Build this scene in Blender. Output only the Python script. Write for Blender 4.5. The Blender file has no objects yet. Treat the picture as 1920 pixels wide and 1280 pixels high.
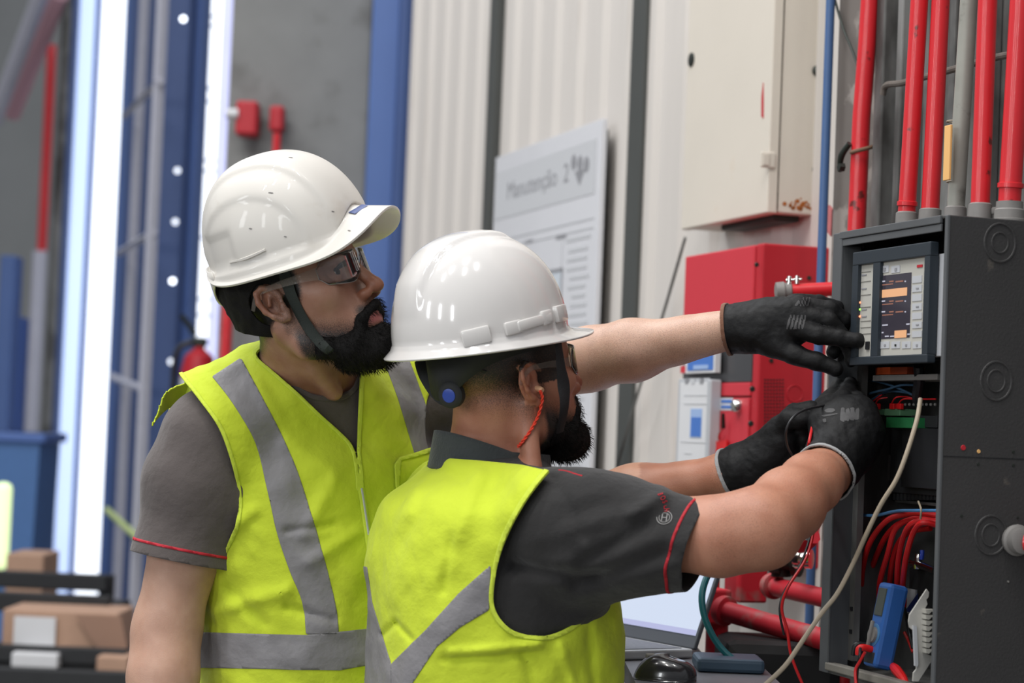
import bpy, bmesh, math, random
import numpy as np
from mathutils import Vector, Matrix
random.seed(7); np.random.seed(7)
R_ = math.radians
sc = bpy.context.scene
COL = sc.collection
# ---------------------------------------------------------------- camera
CAM_Z = 1.45; PITCH = R_(2.35); ROLL = R_(2.3); FPX = 4000.0
_fw = np.array([0, math.cos(PITCH), math.sin(PITCH)])
_r0 = np.array([1.0, 0, 0]); _u0 = np.array([0, -math.sin(PITCH), math.cos(PITCH)])
_rt = math.cos(ROLL)*_r0 + math.sin(ROLL)*_u0
_up = -math.sin(ROLL)*_r0 + math.cos(ROLL)*_u0
cam_data = bpy.data.cameras.new('camera'); cam = bpy.data.objects.new('camera', cam_data); COL.objects.link(cam)
m = Matrix.Identity(4)
for i in range(3):
    m[i][0] = _rt[i]; m[i][1] = _up[i]; m[i][2] = -_fw[i]
m[2][3] = CAM_Z
cam.matrix_world = m
cam_data.sensor_width = 36; cam_data.lens = FPX*36/1920; cam_data.clip_end = 100
cam_data.dof.use_dof = True; cam_data.dof.focus_distance = 3.18; cam_data.dof.aperture_fstop = 4.2
sc.camera = cam
# ---------------------------------------------------------------- world, lights, exposure
sc.view_settings.view_transform = 'Standard'; sc.view_settings.look = 'None'
sc.view_settings.gamma = 1; sc.view_settings.use_curve_mapping = False
sc.view_settings.exposure = 0.0
w = bpy.data.worlds.new('hall_light'); sc.world = w; w.use_nodes = True
nt = w.node_tree; nt.nodes.clear()
wo = nt.nodes.new('ShaderNodeOutputWorld'); bg = nt.nodes.new('ShaderNodeBackground')
tc = nt.nodes.new('ShaderNodeTexCoord'); sx = nt.nodes.new('ShaderNodeSeparateXYZ')
cr = nt.nodes.new('ShaderNodeValToRGB'); mr = nt.nodes.new('ShaderNodeMapRange')
mr.inputs[1].default_value = -1; mr.inputs[2].default_value = 1
nt.links.new(tc.outputs['Generated'], sx.inputs[0]); nt.links.new(sx.outputs[2], mr.inputs[0]); nt.links.new(mr.outputs[0], cr.inputs[0])
e = cr.color_ramp.elements
e[0].position = 0.0; e[0].color = (.10, .10, .11, 1)
e[1].position = 1.0; e[1].color = (.80, .83, .88, 1)
x = e.new(.5); x.color = (.30, .31, .33, 1)
nt.links.new(cr.outputs[0], bg.inputs[0]); bg.inputs[1].default_value = 0.85
nt.links.new(bg.outputs[0], wo.inputs[0])
def area(name, loc, target, sx_, sy_, power, color=(1, 1, 1)):
    l = bpy.data.lights.new(name, 'AREA'); l.shape = 'RECTANGLE'; l.size = sx_; l.size_y = sy_; l.energy = power; l.color = color
    o = bpy.data.objects.new(name, l); COL.objects.link(o); o.location = loc
    o.rotation_euler = (Vector(target)-Vector(loc)).to_track_quat('-Z', 'Y').to_euler()
    return o
for i_, (x_, y_) in enumerate(((-3.6, .2), (-3.4, 2.6), (-2.1, .9), (-1.9, 3.0), (-.6, .2), (-.5, 1.8), (.6, 1.0))):
    area('roof_light', (x_, y_, 6.2), (x_*.3, 3.3, 1.2), .2, .9, 40, (1, .98, .95))
area('skylight', (-3.0, 6.0, 7.0), (0.2, 4.5, 1.2), 1.2, 4.0, 230, (.96, .98, 1))
for x_, y_ in ((-6.0, -.2), (-4.6, -2.2), (-2.6, -3.4)):
    area('hall_window', (x_, y_, 2.9), (0.2, 3.6, 1.3), .45, 1.6, 52, (.95, .98, 1))
# ---------------------------------------------------------------- frames of reference
TH = R_(17.6); CT, ST = math.cos(TH), math.sin(TH); D0 = 1.95*CT
def P(x, y, d):
    """point seen at pixel (x, y) at depth d metres"""
    return np.array([0, 0, CAM_Z]) + d*(_fw + (x-960)/FPX*_rt - (y-640)/FPX*_up)
def WW(s, d, z):
    """hall wall frame (along the wall, out of the wall, height) -> world"""
    return np.array([CT*(D0-d)-ST*s, ST*(D0-d)+CT*s, z])
def w2W(p):
    return np.array([-ST*p[0]+CT*p[1], D0-(CT*p[0]+ST*p[1]), p[2]])
_n = np.array([CT, ST, 0.0]); _u = np.array([-ST, CT, 0.0]); _o = np.array([0, 0, CAM_Z])
def Wd(x, y, d):
    """pixel -> (s, d, z) on the plane d metres out of the wall"""
    r = P(x, y, 1)-_o; q = w2W(_o + r*((D0-d)/(r @ _n))); return q
def Ws(x, y, s):
    r = P(x, y, 1)-_o; return w2W(_o + r*(s/(r @ _u)))
WM = Matrix(((-ST, -CT, 0, CT*D0), (CT, -ST, 0, ST*D0), (0, 0, 1, 0), (0, 0, 0, 1)))   # local (s,d,z)
# ---------------------------------------------------------------- materials
def mat(name, color, rough=.6, metal=0., noise=0., nscale=30., bump=0., bscale=200., spec=.5, emis=None, estr=0., alpha=1., trans=0., coat=0., sss=0., dark=None, dscale=6., dlo=.55, dhi=.75, stretch=(1, 1, 1), ior=1.45, sheen=0.):
    m = bpy.data.materials.new(name); m.use_nodes = True; t = m.node_tree; b = t.nodes['Principled BSDF']
    L = t.links.new
    b.inputs['Roughness'].default_value = rough; b.inputs['Metallic'].default_value = metal
    b.inputs['Specular IOR Level'].default_value = spec; b.inputs['IOR'].default_value = ior
    b.inputs['Coat Weight'].default_value = coat; b.inputs['Transmission Weight'].default_value = trans
    b.inputs['Alpha'].default_value = alpha; b.inputs['Sheen Weight'].default_value = sheen
    if sss: b.inputs['Subsurface Weight'].default_value = sss; b.inputs['Subsurface Radius'].default_value = (1, .35, .2); b.inputs['Subsurface Scale'].default_value = .006
    if emis: b.inputs['Emission Color'].default_value = (*emis, 1); b.inputs['Emission Strength'].default_value = estr
    co = t.nodes.new('ShaderNodeTexCoord'); mp = t.nodes.new('ShaderNodeMapping'); mp.inputs['Scale'].default_value = stretch
    L(co.outputs['Object'], mp.inputs[0])
    n1 = t.nodes.new('ShaderNodeTexNoise'); n1.inputs['Scale'].default_value = nscale; n1.inputs['Detail'].default_value = 5
    L(mp.outputs[0], n1.inputs['Vector'])
    mx = t.nodes.new('ShaderNodeMix'); mx.data_type = 'RGBA'
    lo = tuple(max(0, c*(1-noise)) for c in color); hi = tuple(min(1, c*(1+noise)) for c in color)
    mx.inputs[6].default_value = (*lo, 1); mx.inputs[7].default_value = (*hi, 1); L(n1.outputs['Fac'], mx.inputs[0])
    out = mx.outputs[2]
    if dark:
        n2 = t.nodes.new('ShaderNodeTexNoise'); n2.inputs['Scale'].default_value = dscale; n2.inputs['Detail'].default_value = 6; L(mp.outputs[0], n2.inputs['Vector'])
        r = t.nodes.new('ShaderNodeMapRange'); r.inputs[1].default_value = dlo; r.inputs[2].default_value = dhi; L(n2.outputs['Fac'], r.inputs[0])
        m2 = t.nodes.new('ShaderNodeMix'); m2.data_type = 'RGBA'; L(r.outputs[0], m2.inputs[0]); L(out, m2.inputs[6]); m2.inputs[7].default_value = (*dark, 1); out = m2.outputs[2]
    L(out, b.inputs['Base Color'])
    if bump:
        n3 = t.nodes.new('ShaderNodeTexNoise'); n3.inputs['Scale'].default_value = bscale; n3.inputs['Detail'].default_value = 3; L(mp.outputs[0], n3.inputs['Vector'])
        bp = t.nodes.new('ShaderNodeBump'); bp.inputs['Strength'].default_value = bump; bp.inputs['Distance'].default_value = .002; L(n3.outputs['Fac'], bp.inputs['Height']); L(bp.outputs[0], b.inputs['Normal'])
    return m
def s2l(r, g, b):
    f = lambda c: (c/255/12.92 if c/255 <= .04045 else ((c/255+.055)/1.055)**2.4)
    return (f(r), f(g), f(b))
M = {}
M['wall_metal'] = mat('corrugated_sheet', s2l(200, 194, 188), .5, noise=.05, nscale=3, dark=s2l(170, 160, 150), dscale=3, dlo=.6, dhi=.9, stretch=(6, 6, .6))
M['concrete'] = mat('concrete', s2l(128, 128, 126), .85, noise=.15, nscale=6, dark=s2l(88, 86, 82), dscale=4, bump=.3, bscale=60)
M['floor'] = mat('floor_paint', s2l(120, 118, 115), .5, noise=.1, nscale=2)
M['galv'] = mat('galvanised_sheet', s2l(134, 134, 132), .55, metal=.4, noise=.35, nscale=9, dark=s2l(66, 64, 62), dscale=7, dlo=.42, dhi=.62, stretch=(1, 1, .45))
M['marble'] = mat('stained_column_paint', s2l(104, 97, 92), .7, noise=.2, nscale=9, dark=s2l(140, 132, 126), dscale=10, dlo=.52, dhi=.56)
M['red_pipe'] = mat('red_pipe_paint', s2l(204, 36, 44), .4, noise=.1, nscale=20, dark=s2l(100, 30, 25), dscale=30, dlo=.655, dhi=.70, coat=.2)
M['red_cab'] = mat('red_cabinet_paint', s2l(178, 30, 42), .45, noise=.06, nscale=8)
M['red_light'] = mat('red_door_paint', s2l(196, 50, 62), .5, noise=.06, nscale=8)
M['grey_pipe'] = mat('zinc_conduit', s2l(150, 150, 142), .55, metal=.2, noise=.2, nscale=25, dark=s2l(100, 98, 90), dscale=22, dlo=.55, dhi=.7)
M['fitting'] = mat('grey_fitting', s2l(126, 123, 120), .6, metal=.15, noise=.2, nscale=40)
M['panel'] = mat('charcoal_panel_paint', s2l(54, 53, 53), .5, noise=.12, nscale=12, bump=.25, bscale=250, dark=s2l(76, 72, 68), dscale=30, dlo=.68, dhi=.72)
M['panel_edge'] = mat('worn_panel_edge', s2l(82, 84, 86), .45, noise=.15, nscale=20)
M['bezel'] = mat('slate_bezel_plastic', s2l(40, 47, 54), .45, noise=.05)
M['black'] = mat('black_plastic', (.012, .012, .014), .4, noise=.2)
M['black_matt'] = mat('matt_black_plastic', (.02, .021, .023), .7, noise=.2)
M['lightgrey'] = mat('light_grey_plastic', s2l(178, 180, 184), .5, noise=.06)
M['keypad'] = mat('keypad_membrane', s2l(176, 174, 166), .5, noise=.05)
M['keyline'] = mat('keypad_lines', s2l(120, 118, 112), .6)
M['green'] = mat('green_terminal', s2l(40, 120, 70), .45)
M['green_pale'] = mat('pale_green_terminal', s2l(96, 140, 105), .5)
M['red_plastic'] = mat('red_plastic', s2l(210, 28, 30), .4)
M['red_wire'] = mat('red_cable', s2l(196, 26, 30), .38, noise=.1)
M['blue_wire'] = mat('blue_cable', s2l(74, 122, 168), .4)
M['darkblue_wire'] = mat('dark_blue_cable', s2l(52, 78, 100), .35)
M['beige'] = mat('beige_cable', s2l(158, 145, 126), .55, noise=.08)
M['teal'] = mat('teal_hose', s2l(20, 104, 112), .4)
M['dmm'] = mat('blue_meter_case', s2l(52, 100, 172), .4, noise=.05)
M['cab'] = mat('cream_cabinet_paint', s2l(206, 198, 186), .5, noise=.05, nscale=5, dark=s2l(196, 160, 120), dscale=5, dlo=.62, dhi=.85, bump=.15, bscale=90)
M['cab_side'] = M['cab']
M['rust'] = mat('rust', s2l(160, 92, 40), .9, noise=.4, nscale=60)
M['bolt'] = mat('dark_bolt', (.03, .035, .03), .5, metal=.5)
M['steel'] = mat('brushed_steel', s2l(190, 188, 182), .3, metal=.9)
M['chrome'] = mat('chrome', s2l(220, 220, 215), .15, metal=1)
M['paper'] = mat('paper', s2l(212, 212, 214), .35, noise=.02)
M['gloss_paper'] = mat('laminated_paper', s2l(212, 212, 216), .18, noise=.02, coat=.4)
M['print_grey'] = mat('grey_print', s2l(194, 195, 198), .3)
M['print_dark'] = mat('dark_print', s2l(140, 140, 144), .3)
M['print_pale'] = mat('pale_print', s2l(196, 203, 210), .3)
M['print_blue'] = mat('blue_print', s2l(70, 115, 190), .4)
M['print_lblue'] = mat('pale_blue_print', s2l(150, 175, 215), .4)
M['blue_steel'] = mat('blue_painted_steel', s2l(78, 106, 162), .45, noise=.1, nscale=4)
M['blue_dark'] = mat('dark_blue_steel', s2l(56, 78, 126), .5, noise=.15, nscale=3)
M['blue_light'] = mat('light_blue_sheet', s2l(90, 120, 185), .5, noise=.1, nscale=3)
M['greybar'] = mat('pale_grey_bar', s2l(184, 184, 196), .4, noise=.1)
M['dark_post'] = mat('dark_grey_post', s2l(66, 68, 66), .6, noise=.15, nscale=5)
M['tag_or'] = mat('orange_tag', s2l(226, 176, 110), .6)
M['card'] = mat('cardboard', s2l(176, 142, 120), .8, noise=.08)
M['win'] = mat('daylit_glass', (.9, .95, 1), .3, emis=(.93, .97, 1.0), estr=1.6)
M['win_blue'] = mat('daylit_blue_glass', (.7, .8, 1), .3, emis=(.50, .64, .96), estr=1.0)
M['win_lilac'] = mat('daylit_lilac_glass', (.7, .7, 1), .3, emis=(.52, .55, .84), estr=1.0)
M['screen'] = mat('lit_screen', (.02, .02, .02), .3, emis=(.62, .70, .86), estr=1.0)
M['screen_bar'] = mat('lit_screen_bar', (.02, .02, .02), .3, emis=(.45, .47, .72), estr=1.0)
M['lcd'] = mat('lit_dark_display', (.01, .01, .012), .15, emis=s2l(70, 64, 76), estr=.5)
M['lcd_orange'] = mat('lit_orange_field', (.02, .02, .02), .3, emis=s2l(236, 176, 128), estr=.95)
M['lcd_dim'] = mat('lit_dim_orange', (.05, .03, .02), .3, emis=s2l(160, 108, 92), estr=.7)
M['lcd_white'] = mat('lit_white_mark', (.05, .05, .05), .3, emis=s2l(185, 185, 200), estr=.9)
M['led_red'] = mat('lit_red_led', (1, .2, .1), .3, emis=(1, .22, .1), estr=2.5)
M['led_green'] = mat('lit_green_led', (.3, 1, .1), .3, emis=(.35, .9, .1), estr=1.2)
M['orange'] = mat('orange_terminal', s2l(190, 78, 36), .5)
# ---------------------------------------------------------------- mesh helpers
def link(name, verts, faces, material, parent=None, smooth=False, mw=None, mats=None, fmat=None):
    me = bpy.data.meshes.new(name); me.from_pydata([tuple(map(float, v)) for v in verts], [], [tuple(int(i) for i in f) for f in faces])
    for mm in (mats or [material]): me.materials.append(mm)
    if fmat is not None: me.polygons.foreach_set('material_index', list(fmat))
    if smooth: me.polygons.foreach_set('use_smooth', [True]*len(me.polygons))
    me.update()
    o = bpy.data.objects.new(name, me); COL.objects.link(o)
    if mw is not None: o.matrix_world = mw
    if parent is not None: setparent(o, parent)
    return o
PWM = {}
def wmat(o): return o.matrix_basis if o.parent is None else wmat(o.parent) @ o.matrix_parent_inverse @ o.matrix_basis
def setparent(o, p):
    o.parent = p; o.matrix_parent_inverse = wmat(p).inverted()
def tag(o, label=None, cat=None, group=None, kind=None):
    if label: o['label'] = label
    if cat: o['category'] = cat
    if group: o['group'] = group
    if kind: o['kind'] = kind
    return o
def empty(name, loc, label=None, cat=None, group=None, rz=None):
    o = bpy.data.objects.new(name, None); o.empty_display_size = .05; COL.objects.link(o)
    o.location = tuple(map(float, loc))
    if rz is not None: o.rotation_euler = (0, 0, rz)
    return tag(o, label, cat, group)
class MB:
    """collects shapes, builds ONE mesh object"""
    def __init__(s): s.v = []; s.f = []; s.m = []
    def add(s, v, f, mi=0):
        b = len(s.v); s.v += [tuple(map(float, p)) for p in v]; s.f += [tuple(b+i for i in q) for q in f]; s.m += [mi]*len(f); return s
    def box(s, a, b, mi=0, bev=0.):
        x0, x1 = sorted((a[0], b[0])); y0, y1 = sorted((a[1], b[1])); z0, z1 = sorted((a[2], b[2]))
        if bev <= 0:
            v = [(x, y, z) for z in (z0, z1) for y in (y0, y1) for x in (x0, x1)]
            return s.add(v, [(0, 2, 3, 1), (4, 5, 7, 6), (0, 1, 5, 4), (2, 6, 7, 3), (0, 4, 6, 2), (1, 3, 7, 5)], mi)
        bm = bmesh.new(); bmesh.ops.create_cube(bm, size=1)
        for q in bm.verts: q.co = Vector(((x0+x1)/2+q.co.x*(x1-x0), (y0+y1)/2+q.co.y*(y1-y0), (z0+z1)/2+q.co.z*(z1-z0)))
        bev = min(bev, .45*min(x1-x0, y1-y0, z1-z0))
        bmesh.ops.bevel(bm, geom=bm.edges[:], offset=bev, segments=2, profile=.5, affect='EDGES')
        bm.verts.ensure_lookup_table()
        s.add([q.co for q in bm.verts], [[q.index for q in f.verts] for f in bm.faces], mi); bm.free(); return s
    def prism(s, pts, a, b, axis=1, mi=0):
        """polygon pts (2D) extruded from a to b along axis; other two axes in order"""
        n = len(pts); v = []
        for h in (a, b):
            for p in pts:
                q = [0, 0, 0]; o = [i for i in range(3) if i != axis]; q[o[0]] = p[0]; q[o[1]] = p[1]; q[axis] = h; v.append(q)
        f = [tuple(range(n)), tuple(range(2*n-1, n-1, -1))]+[(i, n+i, n+(i+1) % n, (i+1) % n) for i in range(n)]
        return s.add(v, f, mi)
    def tube(s, pts, r, seg=14, mi=0, sub=6, caps=True, flat=None):
        pts = [np.array(p, float) for p in pts]
        rr = list(r) if hasattr(r, '__len__') else [r]*len(pts)
        if len(pts) > 2 and sub > 1:
            q = []; qr = []; n = len(pts)
            for i in range(n-1):
                p0, p1, p2, p3 = pts[max(i-1, 0)], pts[i], pts[i+1], pts[min(i+2, n-1)]
                for k in range(sub):
                    t = k/sub; q.append(.5*((2*p1)+(-p0+p2)*t+(2*p0-5*p1+4*p2-p3)*t*t+(-p0+3*p1-3*p2+p3)*t**3)); qr.append(rr[i]*(1-t)+rr[i+1]*t)
            q.append(pts[-1]); qr.append(rr[-1]); pts, rr = q, qr
        n = len(pts); v = []; up = None
        for i in range(n):
            t = pts[min(i+1, n-1)]-pts[max(i-1, 0)]; t = t/(np.linalg.norm(t)+1e-9)
            if up is None:
                up = np.array([0, 0, 1.]) if abs(t[2]) < .9 else np.array([1., 0, 0])
            a = np.cross(t, up); a /= np.linalg.norm(a)+1e-9; b = np.cross(a, t); up = b
            for k in range(seg):
                g = 2*math.pi*k/seg; c_, s_ = math.cos(g), math.sin(g)
                if flat: s_ *= flat
                v.append(pts[i]+rr[i]*(c_*a+s_*b))
        f = [(i*seg+k, i*seg+(k+1) % seg, (i+1)*seg+(k+1) % seg, (i+1)*seg+k) for i in range(n-1) for k in range(seg)]
        if caps: f += [tuple(range(seg-1, -1, -1)), tuple((n-1)*seg+k for k in range(seg))]
        return s.add(v, f, mi)
    def lathe(s, base, axis, prof, seg=24, mi=0):
        """prof: list of (distance along axis, radius)"""
        base = np.array(base, float); axis = np.array(axis, float); axis /= np.linalg.norm(axis)
        up = np.array([0, 0, 1.]) if abs(axis[2]) < .9 else np.array([1., 0, 0]); a = np.cross(axis, up); a /= np.linalg.norm(a); b = np.cross(axis, a)
        v = []; n = len(prof)
        for h, r in prof:
            for k in range(seg):
                g = 2*math.pi*k/seg; v.append(base+axis*h+r*(math.cos(g)*a+math.sin(g)*b))
        f = [(i*seg+k, i*seg+(k+1) % seg, (i+1)*seg+(k+1) % seg, (i+1)*seg+k) for i in range(n-1) for k in range(seg)]
        f += [tuple(range(seg-1, -1, -1)), tuple((n-1)*seg+k for k in range(seg))]
        return s.add(v, f, mi)
    def build(s, name, material, parent=None, smooth=False, mw=None, auto=None):
        mats = material if isinstance(material, (list, tuple)) else [material]
        o = link(name, s.v, s.f, None, None, smooth, None, mats, s.m)
        bm = bmesh.new(); bm.from_mesh(o.data); bmesh.ops.recalc_face_normals(bm, faces=bm.faces)
        if smooth:
            for e_ in bm.edges:
                if len(e_.link_faces) == 2 and e_.calc_face_angle(0) > .6: e_.smooth = False
        bm.to_mesh(o.data); bm.free()
        if mw is not None: o.matrix_world = mw
        if parent is not None: setparent(o, parent)
        return o
def wempty(name, s, d, z, label=None, cat=None, group=None):
    o = empty(name, (0, 0, 0), label, cat, group); o.matrix_world = WM @ Matrix.Translation((s, d, z)); return o
# ================================================================= SETTING
def wbuild(mb, name, material, parent=None, smooth=False):
    return mb.build(name, material, parent, smooth, WM)
b = MB(); b.box((-12, -3, -.1), (8, 24, 0)); tag(b.build('floor', M['floor']), kind='structure')
# corrugated hall wall, ribs run vertically
prof = []; s = 2.0
while s < 6.95:
    prof += [(s, 0), (s+.09, 0), (s+.115, .013), (s+.165, .013), (s+.19, 0)]; s += .19
v = []; f = []
for z in (0, 5.2): v += [(q[0], q[1], z) for q in prof]
n = len(prof); f = [(i, i+1, n+i+1, n+i) for i in range(n-1)]
k = len(v); v += [(prof[0][0], -.12, 0), (prof[-1][0], -.12, 0), (prof[0][0], -.12, 5.2), (prof[-1][0], -.12, 5.2)]
f += [(k, k+2, k+3, k+1), (0, n, k+2, k), (n-1, k+1, k+3, 2*n-1)]
tag(wbuild(MB().add(v, f), 'wall_right', M['wall_metal']), kind='structure')
for i, (px, w_, zt) in enumerate(((893, .080, 4.5), (1163, .095, 4.2))):
    q = Wd(px, 450, .05); b = MB(); b.box((q[0]-w_/2, .0, 0), (q[0]+w_/2, .024, zt+.6), bev=.003)
    o = wbuild(b, 'trim_%d' % (i+1), M['dark_post']); tag(o, kind='structure')
# column the control panel hangs on (stained grey), galvanised channels beside it
q = Wd(1558, 500, .115)
b = MB(); b.box((q[0], -.1, 0), (2.2, .115, 4.5)); tag(wbuild(b, 'wall_column', M['marble']), kind='structure')
sA = Wd(1655, 200, .135)[0]
b = MB()
b.box((2.3, .116, 0), (sA, .135, 4.4))
for i, (pa, pb, h) in enumerate(((1652, 1668, .03), (1684, 1694, .022), (1735, 1742, .02), (1786, 1797, .025), (1850, 1860, .02))):
    b.box((Wd(pb, 200, .15)[0], .135, 0), (Wd(pa, 200, .15)[0], .135+h, 4.4), bev=.003)
tag(wbuild(b, 'wall_panel', M['galv']), kind='structure')
# sleeper wall beyond the hall wall
def farbox(name, x0, x1, depth, thick, zt, material, z0=0., kind='structure', rot=0., **k):
    """upright box whose near face spans pixels x0..x1 (read at mid height) at a depth"""
    a = P(x0, 640, depth); c = P(x1, 640, depth)
    w_ = c[0]-a[0]; cx = (a[0]+c[0])/2; b = MB(); b.box((-w_/2, 0, z0), (w_/2, thick, zt), bev=k.get('bev', .01))
    o = b.build(name, material); o.location = (cx, a[1], 0); o.rotation_euler = (0, 0, rot)
    if kind: tag(o, kind=kind)
    return o
farbox('wall_pillar', 407, 672, 8.6, .5, 5.5, M['concrete'])
farbox('trim_3', 672, 726, 8.2, .4, 5.5, M['blue_steel'])
farbox('trim_4', 722, 752, 8.0, .3, 5.5, M['blue_dark'], bev=.03)
b = MB(); b.box((-8, 17, 0), (2, 17.3, 6.5)); tag(b.build('wall_back', mat('pale_back_wall', s2l(150, 152, 152), .8, noise=.15, nscale=1.5)), kind='structure')
# tall daylit glazing strips
def strip(n, x0, x1, d, material, z0, z1):
    a = P(x0, 640, d); c = P(x1, 640, d); b = MB(); b.box((a[0], a[1], z0), (c[0], a[1]+.03, z1))
    tag(b.build('window_%d' % n, material), kind='structure')
strip(1, 112, 150, 13.0, M['win_blue'], .0, 6)
strip(2, 156, 207, 13.0, M['win'], .0, 6)
strip(3, 351, 389, 12.0, M['win'], .0, 5.6)
strip(4, 388, 408, 11.9, M['win_lilac'], .0, 5.6)
farbox('trim_5', 149, 156, 12.9, .15, 6, M['blue_light'])
farbox('trim_6', 205, 218, 12.8, .2, 6, M['blue_steel'])
farbox('trim_7', 104, 113, 12.9, .15, 6, M['blue_dark'])
farbox('wall_frame', 218, 337, 11.6, .2, 5.6, M['blue_dark'])
farbox('trim_8', 281, 331, 10.6, .3, 5.6, M['blue_dark'])
farbox('trim_9', 331, 352, 10.7, .3, 5.6, M['blue_light'])
# pale ladder frame in front of the blue wall
q1 = P(240, 640, 10.9); 
lad = empty('ladder_frame', (q1[0], q1[1], 0), 'pale grey ladder-like steel frame of two uprights and slanting rungs before the blue wall', 'frame')
def bar(p, q, r, name, material, parent, seg=4):
    return MB().tube([p, q], r, seg=seg, sub=1).build(name, material, parent)
def vline(x, d, z0, z1):
    a = P(x, 640, d); return (a[0], a[1], z0), (a[0], a[1], z1)
dl, dr = 11.3, 9.9
bar(*vline(241, dl, 0, 5.4), .026, 'upright', M['greybar'], lad); bar(*vline(275, dr, 0, 5.4), .028, 'upright', M['greybar'], lad)
for (xa, ya, xb, yb) in ((232, 218, 300, 152), (221, 475, 288, 436), (208, 705, 275, 732)):
    bar(P(xa, ya, dl), P(xb, yb, dr), .02, 'rung', M['greybar'], lad)
for i, (x, y, d) in enumerate(((344, 36, 10.5), (333, 320, 10.5), (329, 416, 10.5), (324, 527, 10.5), (321, 678, 10.5))):
    p = P(x, y, d); b = MB(); b.lathe(p, (0, -1, 0), [(-.02, .006), (0, .012), (.006, .014), (.008, .012)], seg=12)
    g = (1.8 if i in (0, 3) else .6)
    mm = M.setdefault('bulb%d' % (i in (0, 3)), mat('lit_lamp', (.9, .9, 1), .3, emis=(.85, .92, 1), estr=g*2.5))
    tag(b.build('indicator_lamp', mm), ['bright round lamp high on the blue post left of the bearded man', 'dim round lamp on the blue post, second from the top', 'dim round lamp on the blue post just under another dim one', 'bright round lamp on the blue post level with the bearded face', 'faint round lamp on the blue post, lowest of its row'][i], 'lamp', 'round lamps down the blue post')
# hinged brackets over the bright strip
for y in (30, 48, 165, 190, 300, 320, 445, 560, 590):
    p = P(370-y*.03, y, 11.8); q = P(412-y*.03, y+1, 11.8)
    MBb = MB().tube([p, q], .007, seg=6, sub=1); o = MBb.build('trim_bar', M['blue_steel']); tag(o, kind='structure')
# hi-vis pole leaning
o = MB().tube([P(200, 955, 10.5), P(262, 1012, 9.6)], .016, seg=8, sub=1).build('marking_rail', mat('pale_yellow_rail', s2l(190, 205, 130), .4)); tag(o, 'pale yellow-green slanting rail crossing the blue frame low down beside the grey sleeve', 'rail')
# far-left pipework and posts
def vpipe(name, x, d, z0, z1, r, material, label, cat='pipe', group=None):
    a = P(x, 640, d); o = MB().tube([(a[0], a[1], z0), (a[0], a[1], z1)], r, sub=1).build(name, material, None, True); tag(o, label, cat, group); return o
def dpipe(name, p, q, r, material, label, cat='pipe', group=None):
    o = MB().tube([p, q], r, sub=1).build(name, material, None, True); tag(o, label, cat, group); return o
zt = P(80, 80, 14)[2]; zb = P(75, 470, 14)[2]
vpipe('wall_pipe', 70, 14, zb, zt, .032, M['red_pipe'], 'upright red pipe at the far left above a grey continuation')
vpipe('wall_pipe', 67, 14, 0, zb, .05, M['greybar'], 'upright grey pipe under the red one at the far left')
vpipe('wall_pipe', 100, 14.3, 0, 5, .05, M['galv'], 'upright dull grey pipe between the red pipe and the bright glazing')
dpipe('sloping_duct', P(22, 215, 13.6), P(112, -10, 13.0), .055, mat('pink_duct', s2l(206, 160, 168), .5), 'faded pink pipe sloping up to the right at the top left', 'pipe')
dpipe('sloping_duct', P(-12, 230, 13.4), P(80, -20, 12.8), .05, M['greybar'], 'pale grey pipe sloping up to the right at the top left', 'pipe')
farbox('trim_10', -8, 22, 12.5, .2, 2.35, M['blue_steel'], z0=0.)
farbox('trim_11', 28, 40, 12.7, .2, 2.0, M['blue_light'], z0=0.)
o = vpipe('wall_pipe', 34, 13.2, 0, 1.95, .03, M['red_cab'], 'dim dark red upright pipe low at the far left')
# red call points on the pillar
def redbox(name, x0, x1, y0, y1, d, label, cat, dep=.12):
    a = P(x0, y1, d); c = P(x1, y0, d); b = MB(); b.box((a[0], a[1]-dep, a[2]), (c[0], a[1], c[2]), bev=.012)
    o = b.build(name, M['red_cab']); tag(o, label, cat); return o
o = redbox('alarm_box', 447, 490, 197, 259, 8.61, 'larger red alarm box on the concrete pillar, white stub at its left', 'alarm box')
p = P(447, 213, 8.5); q = P(424, 213, 8.5); c_ = MB().tube([p, q], .02, sub=1).build('pipe_stub', M['paper'], o, True)
o = redbox('call_point', 508, 536, 203, 250, 8.61, 'smaller red call point on the concrete pillar above a thin red pipe', 'alarm box', .08)
a = P(520, 250, 8.5); 
MB().tube([a, (P(519, 252, 8.5)[0], a[1], .1)], .016, sub=1).build('feed_pipe', M['red_pipe'], o, True)
vpipe('wall_pipe', 424, 8.45, 0, P(424, 540, 8.45)[2], .022, M['red_pipe'], 'red upright pipe on the left edge of the concrete pillar behind the bearded man')
# fire extinguisher
e0 = P(372, 700, 9.0); ex = empty('fire_extinguisher', (e0[0], e0[1], 0), 'red fire extinguisher hanging behind the shoulder of the bearded man', 'fire extinguisher')
zc = P(372, 672, 9.0)[2]
MB().lathe((e0[0], e0[1], zc-.42), (0, 0, 1), [(0, .06), (.01, .075), (.36, .075), (.43, .06), (.46, .025), (.48, .02)]).build('tank', M['red_cab'], ex, True)
MB().lathe((e0[0], e0[1], zc-.30), (0, 0, 1), [(0, .0765), (.22, .0765)]).build('label_band', M['paper'], ex, True)
MB().box((e0[0]-.03, e0[1]-.03, zc+.05), (e0[0]+.03, e0[1]+.03, zc+.09), bev=.01).tube([(e0[0]-.02, e0[1], zc+.1), (e0[0]-.08, e0[1]-.02, zc+.18)], .012, sub=1).build('valve', M['bolt'], ex)
MB().tube([(e0[0]-.03, e0[1]-.03, zc+.07), (e0[0]-.09, e0[1]-.04, zc+.02), (e0[0]-.1, e0[1]-.03, zc-.15)], .012).build('hose', M['black'], ex, True)
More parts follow.
